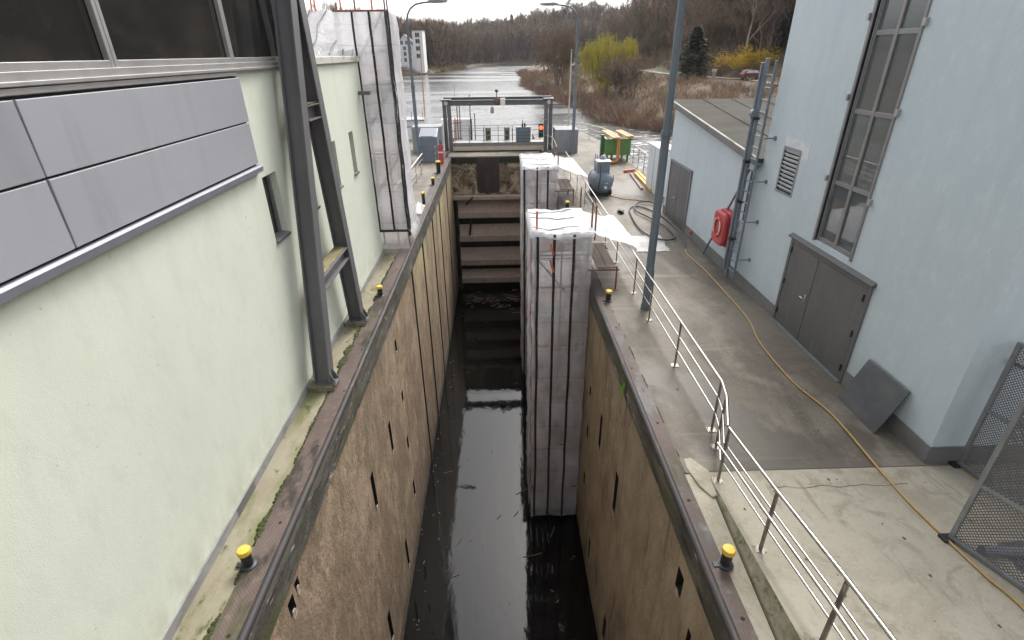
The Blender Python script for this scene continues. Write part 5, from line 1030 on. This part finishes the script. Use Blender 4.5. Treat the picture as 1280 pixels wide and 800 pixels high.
# mesh gates
def mesh_gate(label, p, q, h, mid=None, group='mesh gates by the ramp', solid=None):
    p, q = Vector(p), Vector(q); d = (q - p); ln = d.length; e = d / ln; zb = p.z + .05; slope_ = d.z / ln
    t = thing('mesh_gate', label, 'gate', p, group)
    at = lambda s, z: p + Vector((e.x, e.y, 0)) * s + Vector((0, 0, z + .06 + slope_ * s))
    def fr(s0, z0, s1, z1, w=.06, name='frame_bar'):
        b = MB(); b.bar(at(s0, z0), at(s1, z1), w, w, up=(e.y, -e.x, 0)); b.build(name, 'gal', t, bevel=.006)
    fr(0, -.03, 0, h + .03); fr(ln, 0, ln, h); fr(.03, 0, ln - .03, 0); fr(.03, h, ln - .03, h)
    if mid: fr(.03, mid, ln - .03, mid, .05)
    b = MB(); pitch = .052; k = -h
    off = Vector((e.y, -e.x, 0))
    while k < ln:
        for sg in (1, -1):
            s0, z0, s1, z1 = (k, 0, k + h, h) if sg > 0 else (k + h, 0, k, h)
            # clip to 0..ln in s
            def cl(sa, za, sb, zb_):
                if abs(sb - sa) < 1e-6: return None
                lo, hi = 0.0, 1.0
                for lim, sgn in ((0.03, 1), (ln - .03, -1)):
                    fa = sgn * (sa - lim); fb = sgn * (sb - lim)
                    if fa < 0 and fb < 0: return None
                    if fa < 0: lo = max(lo, fa / (fa - fb))
                    elif fb < 0: hi = min(hi, fa / (fa - fb))
                return (sa + (sb - sa) * lo, za + (zb_ - za) * lo, sa + (sb - sa) * hi, za + (zb_ - za) * hi) if hi > lo else None
            c = cl(s0, z0, s1, z1)
            if c: b.bar(at(c[0], c[1]), at(c[2], c[3]), .012, .004, up=tuple(off))
        k += pitch
    b.build('wire_mesh', 'steel', t)
    b = MB(); b.box((p.x - .12, p.y - .06, p.z - .02), (p.x + .06, p.y + .08, p.z + .05)); b.build('hinge_foot', 'iron', t, bevel=.008)
    return t
mesh_gate('galvanised mesh gate standing against the corner of the blue building', (7.6, 6.38, 0), (7.74, 4.5, rampz(4.5)), 2.3, 1.1)
mesh_gate('galvanised mesh gate nearest the camera with a grey pipe behind it', (6.16, 4.82, rampz(4.82)), (6.62, 3.1, rampz(3.1)), 2.3, .98)
tag(MB().tube([(6.34, 4.56, rampz(4.6) + .085), (7.05, 4.50, rampz(4.5) + .085), (9.3, 4.34, rampz(4.3) + .085)], .07, 14).build('pipe', 'pvc', smooth=50), 'dark grey plastic pipe lying on the floor behind the mesh gate', 'pipe')
b = MB()
for (xa, ya, xb, yb) in ((6.75, 4.75, 6.62, 4.3), (6.62, 4.3, 6.75, 3.6), (6.75, 3.6, 6.9, 2.6)):
    b.add([(xa, ya, rampz(ya) + .012), (9.6, ya, rampz(ya) + .012), (9.6, yb, rampz(yb) + .012), (xb, yb, rampz(yb) + .012)], [(0, 1, 2, 3)])
struct(b, 'floor_grating', 'grating')
tag(MB().tube([(7.9, 6.44, 1.9), (7.62, 6.4, 2.05)], .03, 6).build('latch_arm', 'iron'), 'short dark latch arm between the mesh gate and the blue wall', 'latch')

# ================================================================== WATER DEBRIS
b = MB(); random.seed(12)
for k in range(150):
    x = random.choice([random.uniform(-3.1, -1.6), random.uniform(-3.1, 2.6), random.uniform(-3.15, -2.7), random.uniform(1.2, 2.6)]); y = random.uniform(6, 34); a = random.uniform(0, 3.14); l = random.uniform(.03, .14)
    b.bar((x, y, -9.494), (x + l * math.cos(a), y + l * math.sin(a), -9.492), random.uniform(.008, .03), .01)
tag(b.build('floating_debris', mat('pale_floating_bits', (.13, .10, .07), .8)), kind='stuff')
for k, (x, y, a, l) in enumerate(((.4, 15.2, .5, .75), (-.35, 14.0, .9, .25), (.3, 14.1, .9, .3), (.55, 12.3, .1, .7), (-1.8, 12.9, 1.0, .35), (-1.9, 11.6, .3, .3), (-2.6, 16.5, .2, .4), (1.6, 13.1, 1.1, .5))):
    b = MB(); b.tube([(x, y, -9.49), (x + l * .5 * math.cos(a), y + l * .5 * math.sin(a), -9.48), (x + l * math.cos(a + .1), y + l * math.sin(a + .1), -9.49)], .014, 5)
    tag(b.build('floating_stick', 'twig'), 'thin brown stick floating on the dark lock water', 'stick', 'sticks floating in the lock')
b = MB(); random.seed(4)
for k in range(60):
    x = random.uniform(-2.6, 1.0); y = 33.5 + random.gauss(0, .7); a = random.uniform(-.5, .5); l = random.uniform(.1, .5)
    b.bar((x, y, -9.49), (x + l * math.cos(a), y + l * math.sin(a), -9.485), .04, .02)
tag(b.build('reed_scum', mat('pale_reed', (.20, .16, .12), .8)), kind='stuff')
# leaf litter, small stains of moss on the quay
b = MB(); random.seed(21)
for k in range(160):
    x, y = (random.uniform(3.5, 7.0), random.uniform(3, 30)); z = (rampz(y) if y < 6.4 else 0) + .008; r = random.uniform(.008, .028); a = random.uniform(0, 6)
    b.add([(x + r * math.cos(a + t_), y + r * 1.4 * math.sin(a + t_), z + .004 * (i % 2)) for i, t_ in enumerate((0, 1.5, 3.1, 4.6))], [(0, 1, 2, 3)])
tag(b.build('fallen_leaves', mat('dark_leaves', (.10, .075, .045), .9)), kind='stuff')
b = MB(); random.seed(33)
for k in range(40):
    b.bar((XR - .06, 9.15 + random.uniform(0, .16), -.12), (XR - .10 - random.uniform(0, .06), 9.2 + random.uniform(-.12, .22), -.24 - random.uniform(0, .2)), .006, .002)
tag(b.build('grass_tuft', mat('fresh_grass', (.12, .26, .03), .8)), 'tuft of fresh green grass hanging from the right lock coping', 'grass')
# ================================================================== VEGETATION
def twig_fan(b, p, d, L, n, w, spread, rnd, mi=0, droop=0.0):
    for _ in range(n):
        v = (d + Vector((rnd.gauss(0, spread), rnd.gauss(0, spread), rnd.gauss(0, spread)))).normalized(); l = L * rnd.uniform(.5, 1.1)
        s = v.cross(Vector((rnd.uniform(-1, 1), rnd.uniform(-1, 1), rnd.uniform(-1, 1))))
        if s.length < .01: continue
        s = s.normalized() * w; q = p + v * l - Vector((0, 0, droop * l))
        b.add([p - s, p + s, q], [(0, 1, 2)], mi)
def bare_tree(seed, h=10.0, spread=.55, twigs=9, tw=.02, stems=1, leaf=None, droop=0.0, tl=1.0):
    rnd = random.Random(seed); tr = MB(); cr = MB()
    def grow(p, d, L, r, lev):
        pts = [p]; q = p; dd = d.copy(); k = 4 if lev < 2 else 3
        for i in range(k):
            dd = (dd + Vector((rnd.gauss(0, .12), rnd.gauss(0, .12), rnd.gauss(.05, .06) - droop * .1 * lev))).normalized(); q = q + dd * (L / k); pts.append(q)
        rs = [r * (1 - .5 * i / k) for i in range(k + 1)]
        (tr if lev == 0 else cr).tube(pts, rs, 6 if lev == 0 else (4 if lev == 1 else 3), cap=False)
        if lev >= 3:
            for i in range(1, k + 1): twig_fan(cr, pts[i], dd, h * .085 * tl, twigs // 2, tw, .55, rnd, 1, droop)
            return
        nb = (7, 5, 4)[lev]
        for i in range(nb):
            s = rnd.uniform(.3 if lev == 0 else .25, 1.0); j = min(int(s * k), k - 1); pp = pts[j].lerp(pts[j + 1], s * k - j)
            a = rnd.uniform(0, 6.283); perp = dd.cross(Vector((math.cos(a), math.sin(a), .3))).normalized()
            nd = (dd * rnd.uniform(.45, .9) + perp * spread * rnd.uniform(.7, 1.4) + Vector((0, 0, .15))).normalized()
            grow(pp, nd, L * rnd.uniform(.42, .66), rs[j] * .5, lev + 1)
        twig_fan(cr, pts[-1], dd, h * .10, twigs, tw, .5, rnd, 1, droop)
    for s in range(stems):
        a = s * 6.283 / max(stems, 1) + rnd.uniform(0, 1); d = Vector((math.cos(a) * .28, math.sin(a) * .28, 1)).normalized() if stems > 1 else Vector((rnd.gauss(0, .04), rnd.gauss(0, .04), 1)).normalized()
        grow(Vector((math.cos(a) * .12 * (stems > 1), math.sin(a) * .12 * (stems > 1), 0)), d, h * .62, h * .017, 0)
    return tr, cr
def tree_proto(name, label, cat, group, tc, bark, tw, loc):
    t = thing(name, label, cat, (0, 0, 0), group); tc[0].build('trunk', bark, t, smooth=60, recalc=False); tc[1].build('crown', [bark, tw], t, recalc=False); t.location = loc; return t
def gz(x, y): return hterr(x, y) - .15
PR = [tree_proto('bare_tree', 'x', 'tree', None, bare_tree(s, h, sp, tw, .035, st), bk, m_, (0, 0, -200)) for s, h, sp, tw, st, bk, m_ in
      ((1, 13, .5, 9, 1, 'bark', 'twig'), (2, 15, .42, 8, 1, 'bark_l', 'twig_p'), (3, 11, .65, 9, 3, 'bark', 'twig'), (4, 14, .5, 8, 2, 'bark', 'twig_o'), (5, 9, .7, 10, 4, 'bark_l', 'twig_p'))]
used = [False] * len(PR)
def plant(k, x, y, sc, rot, label, group):
    if used[k]: o = copy_tree(PR[k])
    else: o = PR[k]; used[k] = True
    o.location = (x, y, gz(x, y)); o.scale = (sc, sc, sc * 1.05); o.rotation_euler = (0, 0, rot); o['label'] = label; o['category'] = 'tree'; o['group'] = group; return o
G1 = 'bare trees on the right river bank'
for (k, x, y, sc, lab) in ((2, 12.5, 118, .95, 'broad brown bare tree at the water edge, left of the right lamp pole'), (4, 14.5, 124, 1.15, 'low many stemmed bare tree at the water edge behind the right lamp pole'), (0, 17, 132, .8, 'slim bare tree behind the bushes at the right bank'),
                           (4, 17.0, 80, .62, 'low bare shrubby tree in front of the willow, left one'), (2, 19.9, 82, .52, 'bare tree with upright stems just right of the willow'), (2, 12.8, 150, 1.0, 'rounded bare tree farthest along the right bank')):
    plant(k, x, y, sc, x * 3.1, lab, G1)
rnd = random.Random(99)
G2 = 'bare trees behind the track'
for k in range(46):
    y = rnd.uniform(92, 230); x = 44 + rnd.uniform(0, 16) - max(0, (y - 150)) * .04
    plant(rnd.randrange(4), x, y, rnd.uniform(.75, 1.1), rnd.uniform(0, 6), 'tall leafless brown tree on the slope behind the pale track', G2)
G3 = 'bare trees on the left bank'
for k in range(34):
    y = rnd.uniform(226, 330); x = interp(y, LB) - rnd.uniform(4, 30)
    if -44 < x < -26 and y < 262: continue
    plant(rnd.randrange(4), x, y, rnd.uniform(.95, 1.35), rnd.uniform(0, 6), 'tall leafless tree on the left bank beyond the river bend', G3)
G4 = 'bare trees on the skyline'
for k in range(56):
    x = -60 + k * 3.0 + rnd.uniform(-1.5, 1.5); y = rnd.uniform(500, 560)
    plant(rnd.randrange(4), x, y, rnd.uniform(1.0, 1.5), rnd.uniform(0, 6), 'leafless tree standing out against the white sky on the far ridge', G4)

# mass woodland: one object, thousands of simple winter trees
def wood(name, pts, mats, seed, h0=12, h1=18, ntw=100, tw=.10):
    rnd = random.Random(seed); b = MB()
    for (x, y) in pts:
        z = gz(x, y); h = rnd.uniform(h0, h1); mi = rnd.choice((1, 1, 2, 2, 3)); r = h * .012; p = Vector((x, y, z)); lean = Vector((rnd.gauss(0, .04), rnd.gauss(0, .04), 1)) * h
        b.tube([p, p + lean * .5, p + lean * .95], [r, r * .7, r * .25], 3, mi=0 if rnd.random() < .6 else 4, cap=False)
        cw = h * rnd.uniform(.16, .26)
        for _ in range(ntw):
            s = rnd.uniform(.06, .98) ; wr = cw * (1.25 - abs(s - .5) * 1.3); a = rnd.uniform(0, 6.283); q = p + lean * s
            l = rnd.uniform(.5, 1.0) * wr + .4; e = q + Vector((math.cos(a) * l, math.sin(a) * l, l * rnd.uniform(.5, 1.5)))
            sd = Vector((-math.sin(a), math.cos(a), rnd.uniform(-.5, .5))) * tw * rnd.uniform(.5, 1.3)
            b.add([q - sd, q + sd, e], [(0, 1, 2)], mi)
            m2 = q.lerp(e, .5); e2 = m2 + Vector((rnd.uniform(-1, 1), rnd.uniform(-1, 1), rnd.uniform(.2, 1.4))) * l * .55
            b.add([m2 - sd * .7, m2 + sd * .7, e2], [(0, 1, 2)], mi)
    return tag(b.build(name, mats, recalc=False), kind='stuff')
wm = ['bark', 'twig', 'twig_p', 'twig_o', 'bark_l']
rnd = random.Random(5); pts = []
while len(pts) < 1700:
    y = rnd.uniform(75, 430); x = rnd.uniform(interp(y, RB) + 38, 40 + y * .78)
    if x / y < .82 and x > 46: pts.append((x, y))
wood('hillside_wood', pts, wm, 1)
pts = []
while len(pts) < 1300:
    y = rnd.uniform(235, 640); x = rnd.uniform(-.36 * y, .30 * y)
    d = interp(y, LB) - x
    if d > 5 and not (-46 < x < -25 and y < 258): pts.append((x, y))
while len(pts) < 2000:
    y = rnd.uniform(232, 520); d = 3 + 28 * rnd.random(); x = interp(y, LB) - d
    if -60 < x < 150 and not (-46 < x < -25 and y < 258): pts.append((x, y))
wood('far_wood', pts, wm, 2, 14, 20, 90, .17)

# dry brush on the banks
def brush(name, pts, mats, seed, h0, h1, n, tw=.03):
    rnd = random.Random(seed); b = MB()
    for (x, y) in pts:
        p = Vector((x, y, gz(x, y) + .05)); h = rnd.uniform(h0, h1); mi = rnd.choice(range(len(mats)))
        for _ in range(n):
            a = rnd.uniform(0, 6.283); o = Vector((math.cos(a), math.sin(a), 0)) * rnd.uniform(0, h * .5); d = Vector((math.cos(a) * .6, math.sin(a) * .6, 1)) + Vector((rnd.gauss(0, .35), rnd.gauss(0, .35), rnd.gauss(0, .2)))
            q = p + o + Vector((0, 0, rnd.uniform(0, h * .5))); sd = Vector((rnd.uniform(-1, 1), rnd.uniform(-1, 1), rnd.uniform(-.4, .4))) * tw
            b.add([q - sd, q + sd, q + d * h * rnd.uniform(.25, .6)], [(0, 1, 2)], mi)
    return tag(b.build(name, mats, recalc=False), kind='stuff')
rnd = random.Random(8); pts = []
while len(pts) < 1500:
    y = 54 + 150 * rnd.random() ** 1.7; x = interp(y, RB) + .4 + rnd.random() ** 1.2 * 24
    if x < 46 and x / y < .66 and nz(x * .15, y * .15, 3) > -.35: pts.append((x, y))
brush('bank_brush', pts, ['twig_r', 'twig', 'twig_r', 'grassdry', 'twig_p'], 3, .8, 2.0, 46, .03)
pts = [(interp(y, RB) + rnd.uniform(-.8, 2.2), y) for y in [54 + 190 * rnd.random() ** 1.4 for _ in range(420)]]
brush('water_edge_brush', pts, ['twig_r', 'twig_p'], 4, 1.2, 2.4, 60, .028)
pts = [(interp(y, LB) - rnd.uniform(-.5, 12), y) for y in [rnd.uniform(205, 330) for _ in range(500)]]
brush('left_bank_brush', pts, ['grassdry', 'twig_r', 'twig', 'grassdry'], 5, .8, 2.4, 34, .07)
pts = []
while len(pts) < 500:
    y = rnd.uniform(58, 220); x = rnd.uniform(41, 54)
    if min(abs(x - tx) + abs(y - ty) * .3 for tx, ty in TR) > 2.3 and x / y < .72: pts.append((x, y))
brush('slope_brush', pts, ['twig', 'twig_r', 'twig_o', 'twig_p'], 6, 1.2, 3.2, 44, .05)

# willow
rn = random.Random(17); tr = MB(); cr = MB()
tr.tube([(0, 0, 0), (.15, .05, 1.6), (.1, .2, 3.0)], [.28, .22, .17], 8, cap=False)
for k in range(24):
    a = rn.uniform(0, 6.28); el = rn.uniform(.4, 1.25); L = rn.uniform(2.6, 4.6) * (1 - .25 * (el < .7)); d = Vector((math.cos(a) * math.cos(el), math.sin(a) * math.cos(el), math.sin(el)))
    p0 = Vector((.1, .2, rn.uniform(2.0, 3.0))); pts = [p0 + d * L * s + Vector((0, 0, -.18 * L * s * s)) for s in (0, .33, .66, 1)]
    tr.tube(pts, [.11, .08, .05, .02], 4, cap=False)
    for j in range(60):
        s = rn.uniform(.3, 1.05); q = p0 + d * L * s + Vector((rn.gauss(0, .45), rn.gauss(0, .45), -.18 * L * s * s + rn.gauss(.15, .3))); l = rn.uniform(.9, 2.6) * (.6 + .5 * (el < .8))
        hx = Vector((math.cos(a), math.sin(a), 0)) * rn.uniform(0, .5)
        m1, m2 = q + hx * .5 + Vector((0, 0, .05)), q + hx + Vector((rn.gauss(0, .1), rn.gauss(0, .1), -l))
        w = Vector((rn.uniform(-1, 1), rn.uniform(-1, 1), 0)).normalized() * .03
        cr.add([q - w, q + w, m1 + w, m1 - w, m2], [(0, 1, 2, 3), (3, 2, 4)])
        for _ in range(2):
            o = Vector((rn.gauss(0, .25), rn.gauss(0, .25), 0)); cr.add([m1 + o - w, m1 + o + w, m2 + o * 1.3 + Vector((0, 0, rn.uniform(-.3, .6)))], [(0, 1, 2)])
t = thing('willow_tree', 'bright yellow-green weeping willow on the right bank', 'tree'); tr.build('trunk', 'bark', t, smooth=60); cr.build('crown', 'willow', t, recalc=False)
t.location = (17.2, 89, gz(17.2, 89)); t.scale = (1.5, 1.3, 1.45)

# conifers
def conifer(seed, h, w, n):
    rn = random.Random(seed); tr = MB(); cr = MB(); tr.tube([(0, 0, 0), (0, 0, h * .9)], [h * .022, h * .006], 6, cap=False)
    for _ in range(n):
        s = rn.uniform(.06, 1.0); z = h * s; R = w * (min(1, (1 - s) * 1.9)) ** .7 * (.85 + .5 * nz(s * 9, seed, math.floor(rn.random() * 5))) + .15; a = rn.uniform(0, 6.283); r0 = R * rn.uniform(.25, 1.0)
        c = Vector((math.cos(a) * r0, math.sin(a) * r0, z - r0 * .25)); l = h * .055 * rn.uniform(.6, 1.3); d = Vector((math.cos(a + rn.gauss(0, .6)), math.sin(a + rn.gauss(0, .6)), rn.uniform(-.5, .35))) * l
        sd = Vector((-math.sin(a), math.cos(a), rn.uniform(-.6, .6))) * l * .35
        cr.add([c - sd, c + sd, c + d], [(0, 1, 2)])
    return tr, cr
for (x, y, h, w, lab, s) in ((36.5, 106, 8.6, 3.1, 'broad dark evergreen beside the track, left of the yellow bush', 1), (52.5, 104, 7.0, 3.0, 'dark evergreen right of the yellow bush, half behind the ladder', 2)):
    tc = conifer(s, h, w, 5200); t = thing('conifer', lab, 'tree', (0, 0, 0), 'evergreens by the track'); tc[0].build('trunk', 'bark', t); tc[1].build('crown', 'needle', t, recalc=False); t.location = (x, y, gz(x, y))
tc = conifer(7, 17, 3.6, 1500); PC = thing('conifer', 'dark pointed conifer among the bare trees on the far ridge', 'tree', (0, 0, 0), 'conifers on the far ridge'); tc[0].build('trunk', 'bark', PC); tc[1].build('crown', 'needle', PC, recalc=False)
spots = [(-2, 505), (14, 512), (9, 520), (33, 505), (52, 505), (58, 500), (64, 515), (66, 360), (75, 355), (-30, 520), (110, 330), (125, 300)]
for k, (x, y) in enumerate(spots):
    o = PC if k == 0 else copy_tree(PC); o.location = (x, y, gz(x, y)); s = rnd.uniform(.75, 1.15); o.scale = (s, s, s * 1.1)

# forsythia
rn = random.Random(27); cr = MB(); tr = MB()
for k in range(120):
    a = rn.uniform(0, 6.28); e = rn.uniform(.5, 1.4); L = rn.uniform(2.4, 5.0); d = Vector((math.cos(a) * math.cos(e) * 1.3, math.sin(a) * math.cos(e), math.sin(e)))
    p0 = Vector((rn.gauss(0, 1.6), rn.gauss(0, .8), 0)); pts = [p0 + d * L * s + Vector((0, 0, -.5 * s * s)) for s in (0, .33, .66, 1)]; tr.tube(pts, [.03, .025, .015, .006], 3, cap=False)
    for j in range(80):
        s = rn.uniform(.36, 1.05); q = p0 + d * L * s + Vector((rn.gauss(0, .22), rn.gauss(0, .22), -.5 * s * s + rn.gauss(0, .22))); r = rn.uniform(.05, .13); v = Vector((rn.uniform(-1, 1), rn.uniform(-1, 1), rn.uniform(-1, 1))) * r; w = Vector((rn.uniform(-1, 1), rn.uniform(-1, 1), rn.uniform(-1, 1))) * r
        cr.add([q - v, q + w, q + v, q - w], [(0, 1, 2, 3)])
t = thing('yellow_bush', 'large golden yellow flowering bush behind the red car', 'bush'); tr.build('stems', 'bark', t, recalc=False); cr.build('blossom', 'forsythia', t, recalc=False); t.location = (45.8, 103, gz(45.8, 103)); t.scale = (1.2, 1.0, .95)

# ================================================================== FAR BUILDINGS, CAR
def facade_windows(b_parent, plane_y, wins, mglass='glass', w=.9, h=1.5):
    for (x, z) in wins:
        b = MB(); b.box((x - w / 2, plane_y - .05, z), (x + w / 2, plane_y + .05, z + h)); wd = b.build('window', mglass, b_parent)
        b = MB(); b.box((x - w / 2 - .1, plane_y - .09, z - .1), (x + w / 2 + .1, plane_y - .02, z)); b.box((x - .05, plane_y - .08, z), (x + .05, plane_y - .051, z + h)); b.build('frame', 'housewhite', wd)
g = gz(-37, 240)
t = thing('white_house', 'white four storey house with a gable and a taller block on the left bank', 'house', (-36, 242, g))
b = MB(); b.box((-40.6, 238, g - 1), (-33.4, 250, 8.9)); b.prism([(-40.6, 8.9), (-33.4, 8.9), (-37.0, 12.9)], 238, 250); b.build('gable_wall', 'housewhite', t)
b = MB(); b.box((-33.4, 237, g - 1), (-29.4, 247, 14.3)); b.build('tower_wall', 'housewhite', t)
b = MB(); b.prism([(-41.1, 8.6), (-37.0, 13.15), (-37.0, 12.92), (-40.9, 8.5)], 237.7, 250.2); b.prism([(-37.0, 13.15), (-33.0, 8.6), (-33.2, 8.5), (-37.0, 12.92)], 237.7, 250.2); b.build('roof', 'slateroof', t)
b = MB(); b.box((-33.6, 236.8, 14.3), (-29.2, 247.2, 14.55)); b.build('tower_roof', 'slateroof', t)
facade_windows(t, 238, [(x, z) for z in (3.2, 5.4, 7.4) for x in (-39.3, -37.0, -34.9)] + [(-38.0, 9.4), (-36.0, 9.4)], w=1.0, h=1.35)
facade_windows(t, 237, [(-31.4, z) for z in (4.5, 7.2, 9.8, 12)], w=1.6, h=1.5)
g = gz(74, 300)
t = thing('hilltop_house', 'small white house high on the wooded hillside', 'house', (74, 300, 27))
b = MB(); b.box((70, 300, g - 3), (75.5, 308, 31.5)); b.build('wall', 'housewhite', t)
b = MB(); b.prism([(69.5, 31.5), (76, 31.5), (72.75, 34)], 299.5, 308.5); b.build('roof', 'slateroof', t)
facade_windows(t, 300, [(71.4, 28.7), (74, 28.7)], w=1.1, h=1.6)
g = gz(30, 215)
t = thing('small_hut', 'small white hut half hidden in the trees beside the track', 'hut', (30, 215, g))
b = MB(); b.box((29, 212, g - .5), (33.5, 216, g + 2.6)); b.build('wall', 'housewhite', t)
b = MB(); b.prism([(28.6, g + 2.6), (33.9, g + 2.6), (31.2, g + 4.2)], 211.6, 216.4); b.build('roof', 'slateroof', t)
facade_windows(t, 212, [(30.3, g + .9), (32.2, g + .9)], w=1.0, h=1.1)
# car
cx, cy = 42.4, 93.5; g = gz(cx, cy) + .30
t = thing('parked_car', 'dark red hatchback parked on the pale track below the yellow bush', 'car', (cx, cy, g))
def carsec(x0, x1, prof, y0, y1, name, m, parent=t, bevel=.06):
    b = MB(); b.prism([(cx + a, g + z) for a, z in prof], cy + y0, cy + y1); return b.build(name, m, parent, bevel=bevel)
carsec(0, 0, [(-2.0, .3), (2.05, .3), (2.1, .62), (1.95, .78), (.95, .92), (.9, .95), (-1.9, 1.0), (-2.05, .75)], -.85, .85, 'body', 'carred')
cab = carsec(0, 0, [(-1.85, .95), (.95, .95), (.30, 1.42), (-.2, 1.48), (-1.2, 1.46), (-1.6, 1.35)], -.72, .72, 'cabin', 'carred')
for s in (-.735, .735):
    b = MB(); b.prism([(cx - 1.5, g + 1.0), (cx - .35, g + 1.0), (cx - .35, g + 1.38), (cx - 1.25, g + 1.36)], cy + s - .01, cy + s + .01); b.build('side_window', 'cabinet' if s < 0 else 'glass', cab)
    b = MB(); b.prism([(cx - .27, g + 1.0), (cx + .72, g + 1.0), (cx + .25, g + 1.36), (cx - .27, g + 1.39)], cy + s - .01, cy + s + .01); b.build('side_window', 'cabinet' if s < 0 else 'glass', cab)
b = MB(); b.add([(cx + .97, cy - .62, g + .98), (cx + .97, cy + .62, g + .98), (cx + .36, cy + .55, g + 1.41), (cx + .36, cy - .55, g + 1.41)], [(0, 1, 2, 3)]); b.build('windscreen', 'glass', cab)
for x in (-1.25, 1.3):
    for s in (-.80, .80):
        b = MB(); b.lathe((cx + x, cy + s, g + .31), [(.31, -.1), (.31, .1)], 16, axis='y'); wh = b.build('wheel', 'rubber', t)
        b = MB(); b.lathe((cx + x, cy + s, g + .31), [(.18, -.11), (.18, .11)], 12, axis='y'); b.build('rim', 'gal', wh)
for s in (-.6, .6):
    b = MB(); b.box((cx + 2.0, cy + s - .15, g + .62), (cx + 2.09, cy + s + .15, g + .76)); b.build('headlight', 'white', t)
t = thing('stone_pillar', 'pale square stone pillar beside the track between evergreen and car', 'pillar', (39.0, 101.5, gz(39, 101.5)))
g = gz(39, 101.5)
b = MB(); b.box((38.7, 101.3, g), (39.2, 101.8, g + 1.3)); b.build('shaft', 'ramp', t, bevel=.04)
b = MB(); b.box((38.6, 101.2, g + 1.3), (39.3, 101.9, g + 1.75)); b.build('cap', 'cap', t, bevel=.04)

# ================================================================== HAZE
b = MB(); b.box((-430, -70, -15.5), (530, 860, 120)); hz = b.build('haze', 'void'); hz['kind'] = 'stuff'
hm = bpy.data.materials.new('haze_air'); hm.use_nodes = True; hn = hm.node_tree; hn.nodes.clear()
pv = hn.nodes.new('ShaderNodeVolumePrincipled'); pv.inputs['Color'].default_value = (.93, .95, 1.0, 1); pv.inputs['Density'].default_value = .0001; pv.inputs['Anisotropy'].default_value = .2
ho = hn.nodes.new('ShaderNodeOutputMaterial'); hn.links.new(pv.outputs[0], ho.inputs['Volume'])
hz.data.materials.clear(); hz.data.materials.append(hm)
